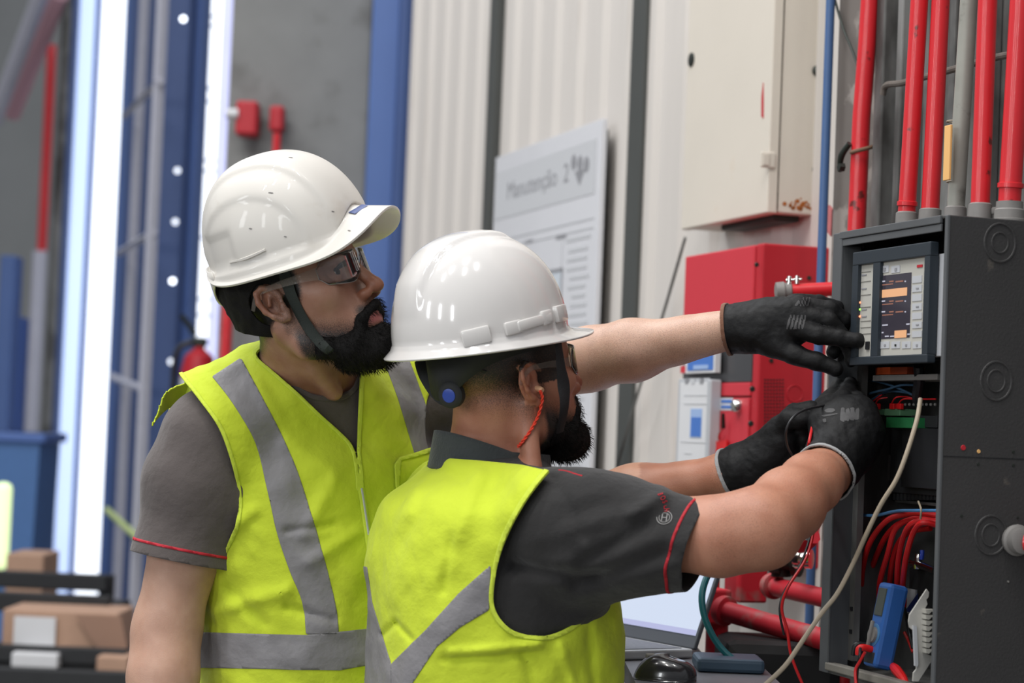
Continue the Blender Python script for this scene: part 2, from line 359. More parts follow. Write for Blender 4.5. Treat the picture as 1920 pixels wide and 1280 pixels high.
MB().box((e0[0]-.04, e0[1]+.06, zc-.25), (e0[0]+.04, e0[1]+.12, zc-.15)).box((e0[0]-.03, e0[1]+.08, 0), (e0[0]+.03, e0[1]+.12, zc)).build('stand', M['steel'], ex)
# blue bin, racks, cardboard at the lower left
a = P(-60, 1040, 11); c = P(74, 812, 11)
bn = empty('waste_bin', ((a[0]+c[0])/2, a[1]+.3, 0), 'blue open-topped bin at the far left edge', 'bin')
zr = c[2]; b = MB(); xm = (a[0]+c[0])/2; hw = (c[0]-a[0])/2
b.prism([(xm-hw*.82, 0.0), (xm+hw*.82, 0.0), (xm+hw, zr), (xm-hw, zr)], a[1], a[1]+.5, axis=1)
b.build('tub', mat('blue_bin', s2l(80, 120, 176), .5, noise=.1), bn)
MB().box((xm-hw-.03, a[1]-.03, zr-.05), (xm+hw+.03, a[1]+.53, zr), bev=.01).build('rim', M['blue_light'], bn)
def deckbox(name, x0, x1, y0, y1, d, dep, material, bev=.006):
    a = P(x0, y1, d); c = P(x1, y0, d); b = MB(); b.box((a[0], a[1], a[2]), (c[0], a[1]+dep, c[2]), bev=bev); return b.build(name, material)
rk = empty('storage_rack', (P(60, 1200, 7.6)[0], P(60, 1200, 7.6)[1], 0), 'black metal rack with three rails at the lower left holding cardboard', 'rack')
for (x0, x1, y0, y1, d) in ((-90, 200, 1078, 1098, 8.1), (-90, 205, 1118, 1142, 7.7), (-90, 235, 1218, 1236, 7.3), (-90, 245, 1262, 1290, 7.1)):
    o = deckbox('rail', x0, x1, y0, y1, d, .05, M['black_matt']); setparent(o, rk)
for (x, d, zt) in ((-60, 7.3, P(0, 1080, 8)[2]), (236, 7.3, P(0, 1220, 7.3)[2]), (196, 8.15, P(200, 1080, 8.1)[2]), (-60, 8.15, P(0, 1080, 8)[2])):
    p = P(x, 1150, d); o = MB().box((p[0]-.025, p[1], 0), (p[0]+.025, p[1]+.05, zt), bev=.004).build('post', M['black_matt'], rk)
a = P(-80, 1236, 7.32); c = P(240, 1236, 7.32); o = MB().box((a[0], a[1], a[2]-.02), (c[0], a[1]+.85, a[2])).build('shelf', M['black_matt'], rk)
a = P(-80, 1142, 7.7); c = P(204, 1142, 7.7); o = MB().box((a[0], a[1]+.06, a[2]), (c[0], a[1]+.45, a[2]+.02)).build('shelf', M['black_matt'], rk)
cb = empty('cardboard_box', (P(110, 1215, 7.5)[0], P(110, 1215, 7.5)[1], P(110, 1232, 7.4)[2]), 'open brown cardboard box with a white paper on its front, in the rack', 'box')
o = deckbox('carton', 2, 222, 1150, 1216, 7.42, .32, M['card']); setparent(o, cb)
o = deckbox('paper_label', 24, 104, 1158, 1212, 7.40, .008, M['paper'], bev=0); setparent(o, cb)
p0, p1, p2, p3 = P(130, 1150, 7.42), P(190, 1206, 7.3), P(222, 1206, 7.3), P(222, 1152, 7.42)
MB().prism([(0, 0), (.12, -.16), (.2, -.16), (.16, 0)], 0, .006, axis=1).build('flap', mat('cardboard_inside', s2l(150, 118, 100), .8), cb, mw=Matrix.Translation(Vector(P(140, 1152, 7.39))))
tag(deckbox('paper_stack', 20, 108, 1226, 1250, 7.25, .2, M['paper']), 'white papers lying low in the rack under the cardboard box', 'paper')
tag(deckbox('cardboard_piece', 180, 240, 1232, 1258, 7.22, .15, M['card']), 'small piece of brown cardboard low in the rack beside the forearm', 'cardboard')
a = P(10, 1076, 8.6); c = P(82, 1040, 8.6); tag(MB().box((a[0], a[1], 0), (c[0], a[1]+.3, c[2]), bev=.006).build('cardboard_carton', M['card']), 'tall brown cardboard carton standing behind the rack, under the blue bin', 'cardboard')
# hi-vis board edge, no lamp in it; its glow is put in as emission
a = P(-20, 1068, 9.2); c = P(19, 905, 9.2)
hv = mat('hi_vis_board', (.75, .95, .3), .5)
tag(MB().box((a[0], a[1], a[2]), (c[0], a[1]+.06, c[2]), bev=.03).build('marker_board', mat('glow_painted_board', (.8, 1, .6), .5, emis=(.8, 1, .45), estr=.8)), 'yellow-white upright marker board with added glow, cut by the left edge', 'board')
# ================================================================= WALL-MOUNTED THINGS
# cream cabinet
q0 = Wd(1437, 395, .1); q1 = Wd(1280, 432, .1); dF = .1
s0 = q0[0]; s1 = q1[0]; zb = 1.903; zt = 2.6
cbx = wempty('electrical_cabinet', (s0+s1)/2, 0, zb, 'cream metal cabinet with rust stains high on the corrugated wall', 'cabinet')
b = MB(); b.box((s0-.008, .0, zb+.0), (s1, dF-.022, zt), bev=.003); wbuild(b, 'body', M['cab'], cbx)
b = MB(); b.box((s0-.012, dF-.018, zb-.002), (s1, dF+.004, zt), bev=.003); dr_ = wbuild(b, 'door', M['cab'], cbx)
b = MB(); b.box((s0-.004, dF-.023, zb+.005), (s1-.01, dF-.017, zt)); wbuild(b, 'seal', M['black'], cbx)
q = Wd(1297, 112, dF+.004); b = MB(); b.lathe((q[0], dF+.003, q[2]), (0, 1, 0), [(0, .016), (.004, .015), (.006, .009)]); wbuild(b, 'lock', M['bolt'], dr_, True)
q = Ws(1443, 300, s0-.013); b = MB(); b.box((s0-.017, q[1]-.012, q[2]-.016), (s0-.01, q[1]+.02, q[2]+.016), bev=.003); b.box((s0-.019, q[1]+.002, q[2]-.012), (s0-.015, q[1]+.016, q[2]+.012), bev=.002); wbuild(b, 'hinge', M['cab'], cbx)
for y in (133, 318):
    q = Ws(1532, y, s0-.008); b = MB(); b.lathe((s0-.006, q[1], q[2]), (-1, 0, 0), [(0, .011), (.006, .011), (.010, .007)]); wbuild(b, 'bolt', M['bolt'], cbx, True)
q = Wd(1430, 190, dF+.005); b = MB(); pts = [(q[0]-.006, q[2]-.035), (q[0]+.004, q[2]-.03), (q[0]+.007, q[2]+.01), (q[0]+.001, q[2]+.038), (q[0]-.003, q[2]+.005)]
b.prism(pts, dF+.003, dF+.0055, axis=1); wbuild(b, 'red_mark', mat('red_scratch', s2l(180, 60, 66), .6), dr_)
b = MB(); rr = random.Random(3)
for i in range(26):
    q = Ws(1470+rr.random()*50, 393-abs(rr.gauss(0, 8)), s0-.0085); r = .0015+.003*rr.random()
    b.prism([(q[1]+r*math.cos(a_)*(1+.3*rr.random()), q[2]+r*math.sin(a_)) for a_ in np.linspace(0, 6.28, 7)[:-1]], s0-.0092, s0-.0075, axis=0)
wbuild(b, 'rust_patch', M['rust'], cbx)
b = MB(); b.box((s0+.03, .012, zb-.012), (s0+.30, dF-.03, zb+.001), bev=.004); wbuild(b, 'gland_plate', M['bolt'], cbx)
# poster
qa = Wd(1130, 222, .05); qb = Wd(930, 290, .05); sP0, sP1, zP = qa[0], qb[0], qa[2]; H = 1.15
ps = wempty('poster', (sP0+sP1)/2, .03, zP-H, 'large white glossy instruction board hanging on the corrugated wall between two posts', 'poster')
b = MB(); b.box((sP0, .036, zP-H), (sP1, .05, zP), bev=.002); wbuild(b, 'board', M['gloss_paper'], ps)
for s_ in (sP0+.05, sP1-.09): wbuild(MB().box((s_, .014, zP-.9), (s_+.04, .036, zP-.02)), 'batten', M['dark_post'], ps)
def pdec(parts, name, material, d0=.0505):
    b = MB()
    for (u0, v0, u1, v1) in parts:   # u from near edge 0..1, v from the top in metres
        b.box((sP0+(sP1-sP0)*u0, d0, zP-v0), (sP0+(sP1-sP0)*u1, d0+.0008, zP-v1))
    return wbuild(b, name, material, ps)
pdec([(.04, .045, .98, .185)], 'header_band', M['print_grey'])
# header lettering: a worn heading and an emblem
def text_mesh(o):
    """turn lettering into plain geometry"""
    me = bpy.data.meshes.new_from_object(o); n_ = o.name.split('.')[0]; mw = o.matrix_basis.copy(); bpy.data.objects.remove(o)
    q = bpy.data.objects.new(n_, me); COL.objects.link(q); q.matrix_world = mw; return q
def wtext(body, s, d, z, size, material, parent, name='lettering', along=-1, rot=0., sx=1.):
    cu = bpy.data.curves.new(name, 'FONT'); cu.body = body; cu.size = size; cu.extrude = .0004; cu.materials.append(material); cu.align_x = 'LEFT'
    o = bpy.data.objects.new(name, cu); COL.objects.link(o)
    R3 = Matrix(((-sx, 0, 0, s), (0, 0, 1, d), (0, 1, 0, z), (0, 0, 0, 1)))    # text x runs towards the near end
    o.matrix_world = WM @ R3 @ Matrix.Rotation(rot, 4, 'Z')
    o = text_mesh(o)
    if parent: setparent(o, parent)
    return o
wtext('Manutenção  2', sP0+(sP1-sP0)*.86, .0515, zP-.135, .072, M['print_dark'], ps, sx=1.25)
u = sP0+(sP1-sP0)*.17; b = MB(); 
for k_ in range(3):
    b.lathe((u+.05*(k_-1), .0510, zP-.105+.008*k_), (0, 1, 0), [(0, .022), (.001, .021)], seg=10)
b.prism([(u-.04, zP-.115), (u+.04, zP-.115), (u, zP-.155)], .051, .052, axis=1); wbuild(b, 'emblem', M['print_dark'], ps)
pdec([(.04, .245, .96, .249), (.04, .270, .96, .273), (.68, .272, .683, .9), (.30, .272, .305, .9)], 'rule_line', M['print_grey'])
pdec([(.30, .37, .62, .85)], 'drawing', M['print_pale'])
pdec([(.29, .36, .63, .372), (.29, .36, .305, .46), (.58, .266, .66, .274), (.27, .272, .36, .282)], 'drawing_outline', M['print_dark'])
rows = [(.06, .285, .27, .295)]
rr = random.Random(5)
for i in range(24):
    vv = .315+.024*i; rows.append((.06+.03*rr.random(), vv, .20+.06*rr.random(), vv+.009))
pdec(rows, 'text_line', M['print_grey'])
# red cabinet
dR = .15; s0 = 3.82; s1 = 4.195; zt = 1.832; zb_ = 1.36; dB = 0.0
s1 = Wd(1285, 478, dR)[0]; s0 = Wd(1415, 458, dR)[0]; sN = Wd(1427, 460, dR)[0]
rc = wempty('fire_panel_cabinet', (s0+s1)/2, 0, 1.2, 'tall red metal cabinet with dark window and perforated side on the wall', 'cabinet')
b = MB(); b.box((sN, .0, 1.20), (s0, dR-.004, zt), bev=.004); b.box((s0+.001, .0, 1.20), (s1, dR-.012, zt), bev=.003); wbuild(b, 'body', M['red_cab'], rc)
zd = Wd(1350, 545, dR)[2]; 
b = MB(); b.box((s0+.002, dR-.012, 1.683), (s1, dR, zt-.002), bev=.003); wbuild(b, 'upper_door', M['red_light'], rc)
zk1 = Wd(1395, 717, dR)[2]; zk2 = Wd(1395, 742, dR)[2]
b = MB(); b.box((s0+.002, dR-.012, zk1+.001), (s1, dR-.004, 1.680), bev=.002); wbuild(b, 'dark_window', mat('smoked_window', s2l(62, 62, 64), .25), rc)
b = MB(); b.box((s0+.002, dR-.012, zk2), (s1, dR-.001, zk1), bev=.002); wbuild(b, 'middle_rail', M['red_light'], rc)
b = MB(); b.box((s0+.002, dR-.012, 1.205), (s1, dR, zk2-.004), bev=.002); ld = wbuild(b, 'lower_door', M['red_light'], rc)
q = Wd(1386, 761, dR); b = MB(); b.lathe((q[0], dR, q[2]), (0, 1, 0), [(0, .014), (.01, .013), (.014, .010), (.015, .004)]); wbuild(b, 'lock', M['chrome'], ld, True)
qa = Wd(1352, 744, dR); qb = Wd(1374, 771, dR)
b = MB(); b.box((qa[0], dR, qa[2]-.002), (qb[0], dR+.001, qb[2]+.002)); st = wbuild(b, 'sticker', M['paper'], ld)
h_ = qa[2]-qb[2]; b = MB()
for a_, c_ in ((.18, .42), (.58, .80)): b.box((qa[0]-.005, dR+.001, qa[2]-h_*a_), (qb[0]+.004, dR+.0018, qa[2]-h_*c_))
wbuild(b, 'printed_bar', M['print_blue'], st)
# side face fittings (faces the camera)
for (x, y, r) in ((1419, 496, .005), (1517, 521, .005), (1446, 676, .005), (1411, 729, .006), (1408, 794, .006)):
    q = Ws(x, y, sN); b = MB(); b.lathe((sN+.001, q[1], q[2]), (-1, 0, 0), [(0, r), (.003, r*.8)], seg=10); wbuild(b, 'screw', M['bolt'], rc, True)
b = MB()
for i in range(7):
    for j in range(16):
        q = Ws(1434+i*5.6, 712+j*6.4, sN); b.lathe((sN+.0008, q[1], q[2]), (-1, 0, 0), [(0, .0019), (.0018, .0019)], seg=8)
for i in range(7, 13):
    for j in range(8, 16):
        q = Ws(1434+i*5.6, 712+j*6.4, sN); b.lathe((sN+.0008, q[1], q[2]), (-1, 0, 0), [(0, .0019), (.0018, .0019)], seg=8)
wbuild(b, 'perforation', M['black'], rc)
q = Ws(1490, 738, sN); b = MB(); a_ = np.linspace(0, 2*math.pi, 33)
b.tube([(sN-.0005, q[1]+.0165*math.cos(t), q[2]+.0165*math.sin(t)) for t in a_], .0012, seg=6, sub=1); wbuild(b, 'knockout', M['red_cab'], rc, True)
q = Ws(1520, 470, sN)
# horizontal red pipe with clamp between red cabinet and control panel
pa, pb = P(1466, 546, 3.9), P(1562, 543, 3.35)
ph = empty('red_pipe', pa, 'short horizontal red pipe with grey coupling above the gloved hand', 'pipe')
pa = WW(*Ws(1470, 546, 3.45)); pb = pa + (P(1575, 541, np.dot(pa-_o, _fw))-pa)
MB().tube([pa, pb], .0125, sub=1, seg=20).build('pipe', M['red_pipe'], ph, True)
ax = (pb-pa)/np.linalg.norm(pb-pa)
MB().lathe(pa-ax*.016, ax, [(0, .010), (.002, .0165), (.016, .0175), (.018, .015), (.028, .015), (.03, .0125)]).build('coupling', M['fitting'], ph, True)
MB().tube([pa+ax*.008+np.array([0, -.005, .012]), pa+ax*.008+np.array([0, -.005, .026])], .004, sub=1).tube([pa+ax*.022+np.array([0, -.005, .012]), pa+ax*.022+np.array([0, -.005, .026])], .004, sub=1).tube([pa+ax*.002+np.array([0, -.005, .019]), pa+ax*.03+np.array([0, -.005, .019])], .003, sub=1).build('clamp_screw', M['chrome'], ph, True)
# keys and red tag
q = Wd(1360, 800, dR+.006)
kt = wempty('key_tag', q[0], dR+.005, q[2], 'bright red key tag hanging by keys under the blue and white sticker', 'key tag')
k1 = Wd(1361, 775, dR+.006); k2 = Wd(1358, 803, dR+.006); k3 = Wd(1350, 824, dR+.006)
b = MB(); b.tube([(k1[0], dR+.012, k1[2]), (k2[0], dR+.008, k2[2])], [.0035, .005], flat=.3, sub=1); wbuild(b, 'key', M['bolt'], kt, True)
b = MB(); b.tube([(k2[0], dR+.009, k2[2]), ((k2[0]+k3[0])/2, dR+.012, (k2[2]+k3[2])/2), (k3[0], dR+.008, k3[2])], .0035, flat=.4); wbuild(b, 'key', M['chrome'], kt, True)
pts = [Wd(x, y, dR+.006) for x, y in ((1333, 828), (1364, 825), (1363, 856), (1350, 860), (1343, 850))]
b = MB(); b.prism([(p[0], p[2]) for p in pts][::-1], dR+.004, dR+.008, axis=1); wbuild(b, 'tag', M['red_plastic'], kt)
# document holder and blue notice on the wall left of the red cabinet
dD = .17
def dec(corn, d, name, material, parent, t=.001):
    (xa, ya), (xb, yb) = corn; qa = Wd(xa, ya, d); qb = Wd(xb, yb, d); qm = Wd((xa+xb)/2, (ya+yb)/2, d)
    za = Wd((xa+xb)/2, ya, d)[2]; zb2 = Wd((xa+xb)/2, yb, d)[2]
    b = MB(); b.box((qa[0], d-t, zb2), (qb[0], d, za)); return wbuild(b, name, material, parent)
qa = Wd(1272, 710, dD); qb = Wd(1337, 700, dD)
dh = wempty('document_holder', (qa[0]+qb[0])/2, dD, 1.25, 'flat grey-white document holder beside the red cabinet door', 'document holder')
b = MB(); b.box((qb[0]+.02, dD-.004, 1.20), (qa[0], dD, qa[2]), bev=.002); b.box((qb[0], dD-.02, 1.20), (qb[0]+.02, dD+.004, qa[2]-.003), bev=.003); b.box((qb[0], .0, 1.2), (qa[0], dD-.005, 1.22)); wbuild(b, 'holder', M['lightgrey'], dh)
sh = dec(((1276, 716), (1328, 905)), dD+.0015, 'sheet', M['paper'], dh, t=.0015)
dec(((1295, 766), (1314, 820)), dD+.0025, 'picture', M['print_lblue'], dh)
dec(((1296, 782), (1313, 818)), dD+.003, 'picture', M['print_blue'], dh)
for (a_, c_) in (((1282, 740), (1325, 741.2)), ((1282, 756), (1325, 757.2)), ((1276, 828), (1330, 829.2)), ((1282, 849), (1296, 850))): dec((a_, c_), dD+.0025, 'ruled_line', M['print_grey'], dh)
for x in (1284, 1296, 1312): dec(((x, 709), (x+6, 719)), dD+.0025, 'small_emblem', M['print_dark'] if x != 1296 else M['print_grey'], dh)
nz = wempty('safety_notice', Wd(1315, 680, .16)[0], .15, 1.5, 'small blue and white notice partly hidden by the raised forearm', 'notice')
dec(((1285, 655), (1340, 699)), .166, 'board', M['paper'], nz, t=.012); dec(((1290, 650), (1336, 694)), .1672, 'blue_field', M['print_blue'], nz, t=.001)
dec(((1300, 684), (1327, 692)), .1682, 'white_box', M['print_lblue'], nz, t=.001); dec(((1276, 686), (1284, 699)), .1672, 'red_corner', M['red_light'], nz, t=.012)
# blue conduit down the wall edge
q = Wd(1547, 300, .135); a = WW(q[0], .135, 0); 
o = MB().tube([(a[0], a[1], .3), (a[0], a[1], 3)], .0085, sub=1, seg=16).build('blue_conduit', mat('blue_conduit_paint', s2l(66, 96, 140), .45, noise=.08), None, True)
tag(o, 'thin blue upright conduit between the cream cabinet and the stained column', 'pipe')
o = MB().tube([WW(*Wd(1200, 430, .03)), WW(*Wd(1285, 445, .05)), WW(*Wd(1240, 600, .04)), WW(*Wd(1195, 740, .04)), WW(*Wd(1150, 900, .04))][1:], .0038, seg=8).build('wall_cable', M['galv'], None, True)
tag(o, 'thin grey cable slanting down the corrugated wall behind the raised forearm', 'cable')
# small torn tape by the conduit
q = Wd(1530, 412, .13); b = MB(); b.prism([(q[0]-.01, q[2]-.03), (q[0]+.02, q[2]-.012), (q[0]+.004, q[2]+.03), (q[0]-.012, q[2]+.02)], .10, .104, axis=1)
tag(wbuild(b, 'tape_scrap', mat('striped_tape', s2l(190, 110, 110), .6, noise=.3, nscale=60)), 'scrap of red and white tape beside the blue conduit', 'tape')
# ================================================================= CONTROL PANEL
SN, SF, DF, DB, ZT, ZB = 2.588, 2.935, .419, .137, 1.766, 1.105
cp = wempty('control_panel', (SN+SF)/2, DB, ZB, 'open charcoal electrical enclosure with a lit controller screen and loose wiring', 'electrical panel')
def pw(mb, name, material, parent=None, smooth=False):
    return wbuild(mb, name, material, parent or cp, smooth)
t_ = .004
b = MB(); b.box((SN, DB, ZB), (SN+t_, DF, ZT), bev=.0015); side = pw(b, 'near_side', M['panel'])
b = MB(); b.box((SN+t_, DB, ZT-t_), (SF, DF, ZT), bev=.001); pw(b, 'top', M['panel'])
b = MB(); b.box((SF-t_, DB, ZB), (SF, DF, ZT-t_)); pw(b, 'far_side', M['galv'])
b = MB(); b.box((SN+t_, DB, ZB), (SF-t_, DB+t_, ZT-t_)); pw(b, 'back_plate', M['black_matt'])
b = MB(); b.box((SN+t_, DB, ZB), (SF-t_, DF, ZB+t_)); pw(b, 'bottom', M['galv'])
# turned-in front lips
b = MB(); b.box((SN-.001, DF-.002, ZB), (SN+.007, DF+.003, ZT), bev=.0015); b.box((SN+.004, DF-.008, ZB), (SN+.007, DF, ZT-.02)); pw(b, 'near_lip', M['panel_edge'])
b = MB(); b.box((SF-.028, DF-.002, ZB), (SF+.001, DF+.003, ZT), bev=.0015); b.box((SF-.028, DF-.03, ZB), (SF-.024, DF, ZT-.02)); pw(b, 'far_lip', M['panel_edge'])
b = MB(); b.box((SN+.02, DF-.002, ZT-.010), (SF-.02, DF+.0035, ZT+.001), bev=.0012); b.box((SN+.02, DF-.002, ZT-.021), (SF-.02, DF+.0015, ZT-.0105), bev=.001); pw(b, 'top_lip', M['panel_edge'])
b = MB(); b.box((SN+.03, DF-.012, ZB+.004), (SF-.02, DF+.004, ZB+.016), bev=.002); pw(b, 'sill', mat('worn_sill', s2l(128, 124, 116), .5, noise=.2))
# inner galvanised column on the far side with mounting holes
b = MB(); b.box((SF-.044, DF-.04, ZB+.02), (SF-.028, DF-.03, ZT-.03)); pw(b, 'inner_rail', M['galv'])
b = MB()
for i in (0, 1, 9, 10, 16, 17): b.box((SF-.040, DF-.0302, ZB+.06+i*.034), (SF-.033, DF-.0285, ZB+.066+i*.034))
pw(b, 'rail_slots', M['black'])
b = MB(); b.box((SF-.075, .20, ZB+.01), (SF-.01, .215, 1.40), bev=.002); pw(b, 'liner', M['fitting'])
for (x, y, r1, r2) in ((1875, 455, .0265, .014), (1868, 714, .0265, .015), (1858, 1003, .0265, .015)):
    q = Ws(x, y, SN); a_ = np.linspace(0, 2*math.pi, 41)
    b = MB(); b.tube([(SN, q[1]+r1*math.cos(t)*.9, q[2]+r1*math.sin(t)) for t in a_], .0018, seg=6, sub=1); b.tube([(SN, q[1]+r2*math.cos(t)*.9, q[2]+r2*math.sin(t)) for t in a_], .0015, seg=6, sub=1)
    pw(b, 'knockout', M['panel'], side, True)
for (x, y, r, mt) in ((1806, 839, .0042, 'red_cab'), (1835, 846, .003, 'tag_or'), (1900, 847, .0024, 'bolt'), (1834, 870, .0024, 'bolt'), (1900, 872, .0024, 'bolt'), (1803, 967, .0022, 'bolt'), (1890, 1090, .0018, 'steel'), (1908, 970, .002, 'bolt')):
    q = Ws(x, y, SN); b = MB(); b.lathe((SN+.0005, q[1], q[2]), (-1, 0, 0), [(0, r), (.0016, r*.8)], seg=10); pw(b, 'screw', M[mt], side, True)
q = Ws(1800, 856, SN); b = MB(); b.box((SN-.0006, DB+.01, q[2]-.0006), (SN+.001, DF-.001, q[2]+.0006)); pw(b, 'seam', M['black'], side)
# ---- controller
FD = .424
ct = wempty('controller_unit', 2.76, FD, 1.64, None, None); setparent(ct, cp)
def pd(name, corners, d, material, parent=None, t=.0012):
    """flat piece on the panel front: pixel corners (x0,y0,x1,y1)"""
    x0, y0, x1, y1 = corners; a = Wd(x0, (y0+y1)/2, d); c = Wd(x1, (y0+y1)/2, d); xm = (x0+x1)/2
    zt = Wd(xm, y0, d)[2]; zb = Wd(xm, y1, d)[2]
    b = MB(); b.box((c[0], d-t, zb), (a[0], d, zt)); return pw(b, name, material, parent or ct)
sL, sR = Wd(1596, 560, FD)[0], Wd(1741, 560, FD)[0]; zt, zb = 1.7325, 1.5645
lw = (Wd(1606, 580, FD)[0], Wd(1634, 580, FD)[0]); rw = (Wd(1647, 580, FD)[0], Wd(1730, 580, FD)[0]); z1, z0 = Wd(1690, 486, FD)[2], Wd(1690, 665, FD)[2]
b = MB(); bv = .0015
b.box((sR, FD-.014, z1), (sL, FD, zt), bev=bv); b.box((sR, FD-.014, zb), (sL, FD, z0), bev=bv)
b.box((sR, FD-.014, z0), (rw[1], FD-.0005, z1)); b.box((rw[0], FD-.03, z0), (lw[1], FD-.0005, z1)); b.box((lw[0], FD-.03, z0), (sL, FD-.0005, z1))
pw(b, 'bezel', M['bezel'], ct)
b = MB(); b.box((rw[1], FD-.012, z0), (rw[0], FD-.006, z1)); b.box((lw[1], FD-.012, z0), (lw[0], FD-.006, z1)); fp = pw(b, 'keypad', M['keypad'], ct)
b = MB(); b.box((sR+.05, FD-.05, zb+.006), (sL-.01, FD-.0145, zt-.006), bev=.002); pw(b, 'casing', M['black'], ct)
b = MB(); b.box((SN+.018, FD-.030, 1.574), (sR+.045, FD-.016, 1.716), bev=.001)
pw(b, 'rear_housing', M['lightgrey'], ct)
K = FD-.0055
lcd = pd('display', (1650, 514, 1707, 634), K, M['lcd'])
pd('orange_field', (1652, 541, 1700, 556), K+.0006, M['lcd_orange'], t=.0005); pd('orange_field', (1677, 619, 1699, 633), K+.0006, M['lcd_orange'], t=.0005)
for i, y in enumerate((526, 563, 583)):
    for (a_, c_, mt) in ((1653, 1659, 'lcd_white'), (1667, 1675, 'lcd_dim'), (1679, 1693, 'lcd_dim'), (1696, 1698, 'lcd_white')):
        pd('display_text', (a_, y, c_, y+2.6), K+.0006, M[mt], t=.0005)
    pd('display_text', (1654, y+6, 1674, y+8), K+.0006, M['lcd_dim'], t=.0005)
for (a_, y, c_) in ((1654, 608, 1664), (1699, 606, 1705), (1653, 622, 1656), (1659, 629, 1666), (1669, 629, 1676), (1701, 625, 1706)): pd('display_text', (a_, y, c_, y+2.6), K+.0006, M['lcd_white'], t=.0005)
for i in range(7):
    pd('key', (1710, 517+i*17.2, 1728, 530+i*17.0), K+.0003, M['lightgrey'], t=.0014)
    if i % 2: pd('key_symbol', (1717, 522+i*17.1, 1722, 524.5+i*17.1), K+.001, M['print_dark'], t=.0005)
for i in range(4):
    pd('key', (1651+i*20, 640, 1667+i*20, 653), K+.0003, M['lightgrey'], t=.0014)
    pd('key_symbol', (1657+i*20, 645, 1660+i*20, 649), K+.001, M['bolt'] if i == 1 else M['print_dark'], t=.0005)
for x in (1650, 1671): pd('key', (x, 498, x+16, 511), K+.0003, M['lightgrey'], t=.0014); pd('key_symbol', (x+6, 502, x+10, 508), K+.001, M['print_dark'], t=.0005)
pd('red_badge', (1719, 496, 1729, 501), K+.0006, M['red_cab'])
for y in (509, 527, 552, 575, 601, 613, 625): pd('divider', (1613, y, 1632, y+1), K+.0003, M['keyline'], t=.0006)
for y in (514, 540, 579, 592): pd('caption', (1615, y, 1624, y+2.5), K+.0003, M['print_dark'], t=.0006)
for (y, mt) in ((542, 'led_red'), (567, 'led_red'), (580, 'led_green'), (593, 'led_red')):
    q = Wd(1612, y, K+.0005); b = MB(); b.lathe((q[0], K, q[2]), (0, 1, 0), [(0, .0018), (.0015, .0012)], seg=8); pw(b, 'indicator_light', M[mt], ct, True)
pd('black_toggle', (1622, 640, 1628, 655), K+.002, M['black'], t=.003)
# ---- wiring area
def bx(name, x0, y0, x1, y1, d, dep, material, parent=None, bev=.001):
    a = Wd(x0, (y0+y1)/2, d); c = Wd(x1, (y0+y1)/2, d); xm = (x0+x1)/2
    b = MB(); b.box((max(c[0], SN+.006), d-dep, Wd(xm, y1, d)[2]), (min(a[0], SF-.03), d, Wd(xm, y0, d)[2]), bev=bev); return pw(b, name, material, parent)
bx('orange_terminal_strip', 1640, 688, 1700, 702, .36, .03, M['orange'])
bx('grey_terminal_strip', 1636, 702, 1757, 713, .37, .05, M['fitting'])
bx('relay_module', 1646, 800, 1757, 925, .33, .1, M['black_matt'])
bx('relay_module', 1600, 778, 1757, 800, .335, .1, M['black_matt'])
bx('relay_module', 1690, 802, 1757, 915, .345, .012, M['black'])
bx('grey_module', 1611, 850, 1646, 897, .32, .05, mat('dusty_grey_module', s2l(96, 92, 90), .6, noise=.2))
q = Wd(1636, 884, .321); b = MB(); b.lathe((q[0], .3205, q[2]), (0, 1, 0), [(0, .002), (.001, .001)], seg=8); pw(b, 'indicator_light', M['led_red'], None, True)
bx('mounting_rail', 1588, 896, 1757, 901, .33, .02, M['panel_edge'])
bx('mounting_rail', 1632, 937, 1757, 943, .32, .02, M['galv'])
bx('black_duct', 1590, 903, 1757, 936, .30, .05, M['black'])
for i in range(14): bx('duct_tooth', 1660+i*7, 925, 1664+i*7, 937, .325, .01, M['black_matt'], bev=0)
for (x0, x1, y0, y1, mt) in ((1622, 1645, 766, 777, 'green_pale'), (1658, 1687, 766, 779, 'green_pale'), (1661, 1711, 782, 802, 'green')):
    bx('terminal_block', x0, y0, x1, y1, .355, .03, M[mt])
for x in (1629, 1641, 1671, 1684): bx('red_ferrule', x-4, 756, x+4, 767, .358, .006, M['red_plastic'])
for i in range(8):
    q = Wd(1697+i*8, 758, .35); b = MB(); b.lathe((max(q[0], SN+.01), .349, q[2]), (0, 1, 0), [(0, .0022), (.002, .0018)], seg=8); pw(b, 'terminal_screw', M['fitting'], None, True)
def cable(name, pts, r, material, parent=cp, seg=10):
    """pts: (pixel x, pixel y, distance out of the wall)"""
    b = MB(); b.tube([tuple(Wd(*p)) for p in pts], r, seg=seg, sub=6); return wbuild(b, name, material, parent, True)
cable('loom', [(1722, 684, .37), (1724, 710, .36), (1720, 740, .35), (1722, 757, .34)], .008, M['black'])
for pts in (((1600, 730, .33), (1610, 716, .36), (1640, 714, .36), (1680, 726, .35), (1715, 742, .34)), ((1615, 752, .35), (1630, 738, .37), (1662, 730, .36), (1690, 722, .35), (1718, 722, .34)), ((1618, 757, .35), (1636, 748, .36), (1665, 734, .35), (1700, 736, .34), (1718, 744, .34)), ((1592, 712, .35), (1602, 702, .36), (1610, 690, .35))):
    cable('blue_cable', pts, .0018, M['darkblue_wire'])
for pts in (((1641, 758, .355), (1648, 748, .36), (1664, 745, .35)), ((1671, 758, .355), (1680, 745, .365), (1700, 744, .35), (1715, 748, .34)), ((1684, 758, .355), (1694, 748, .36), (1720, 748, .35), (1755, 748, .34)), ((1629, 758, .355), (1650, 742, .36), (1660, 738, .34))):
    cable('red_wire', pts, .0011, M['red_wire'])
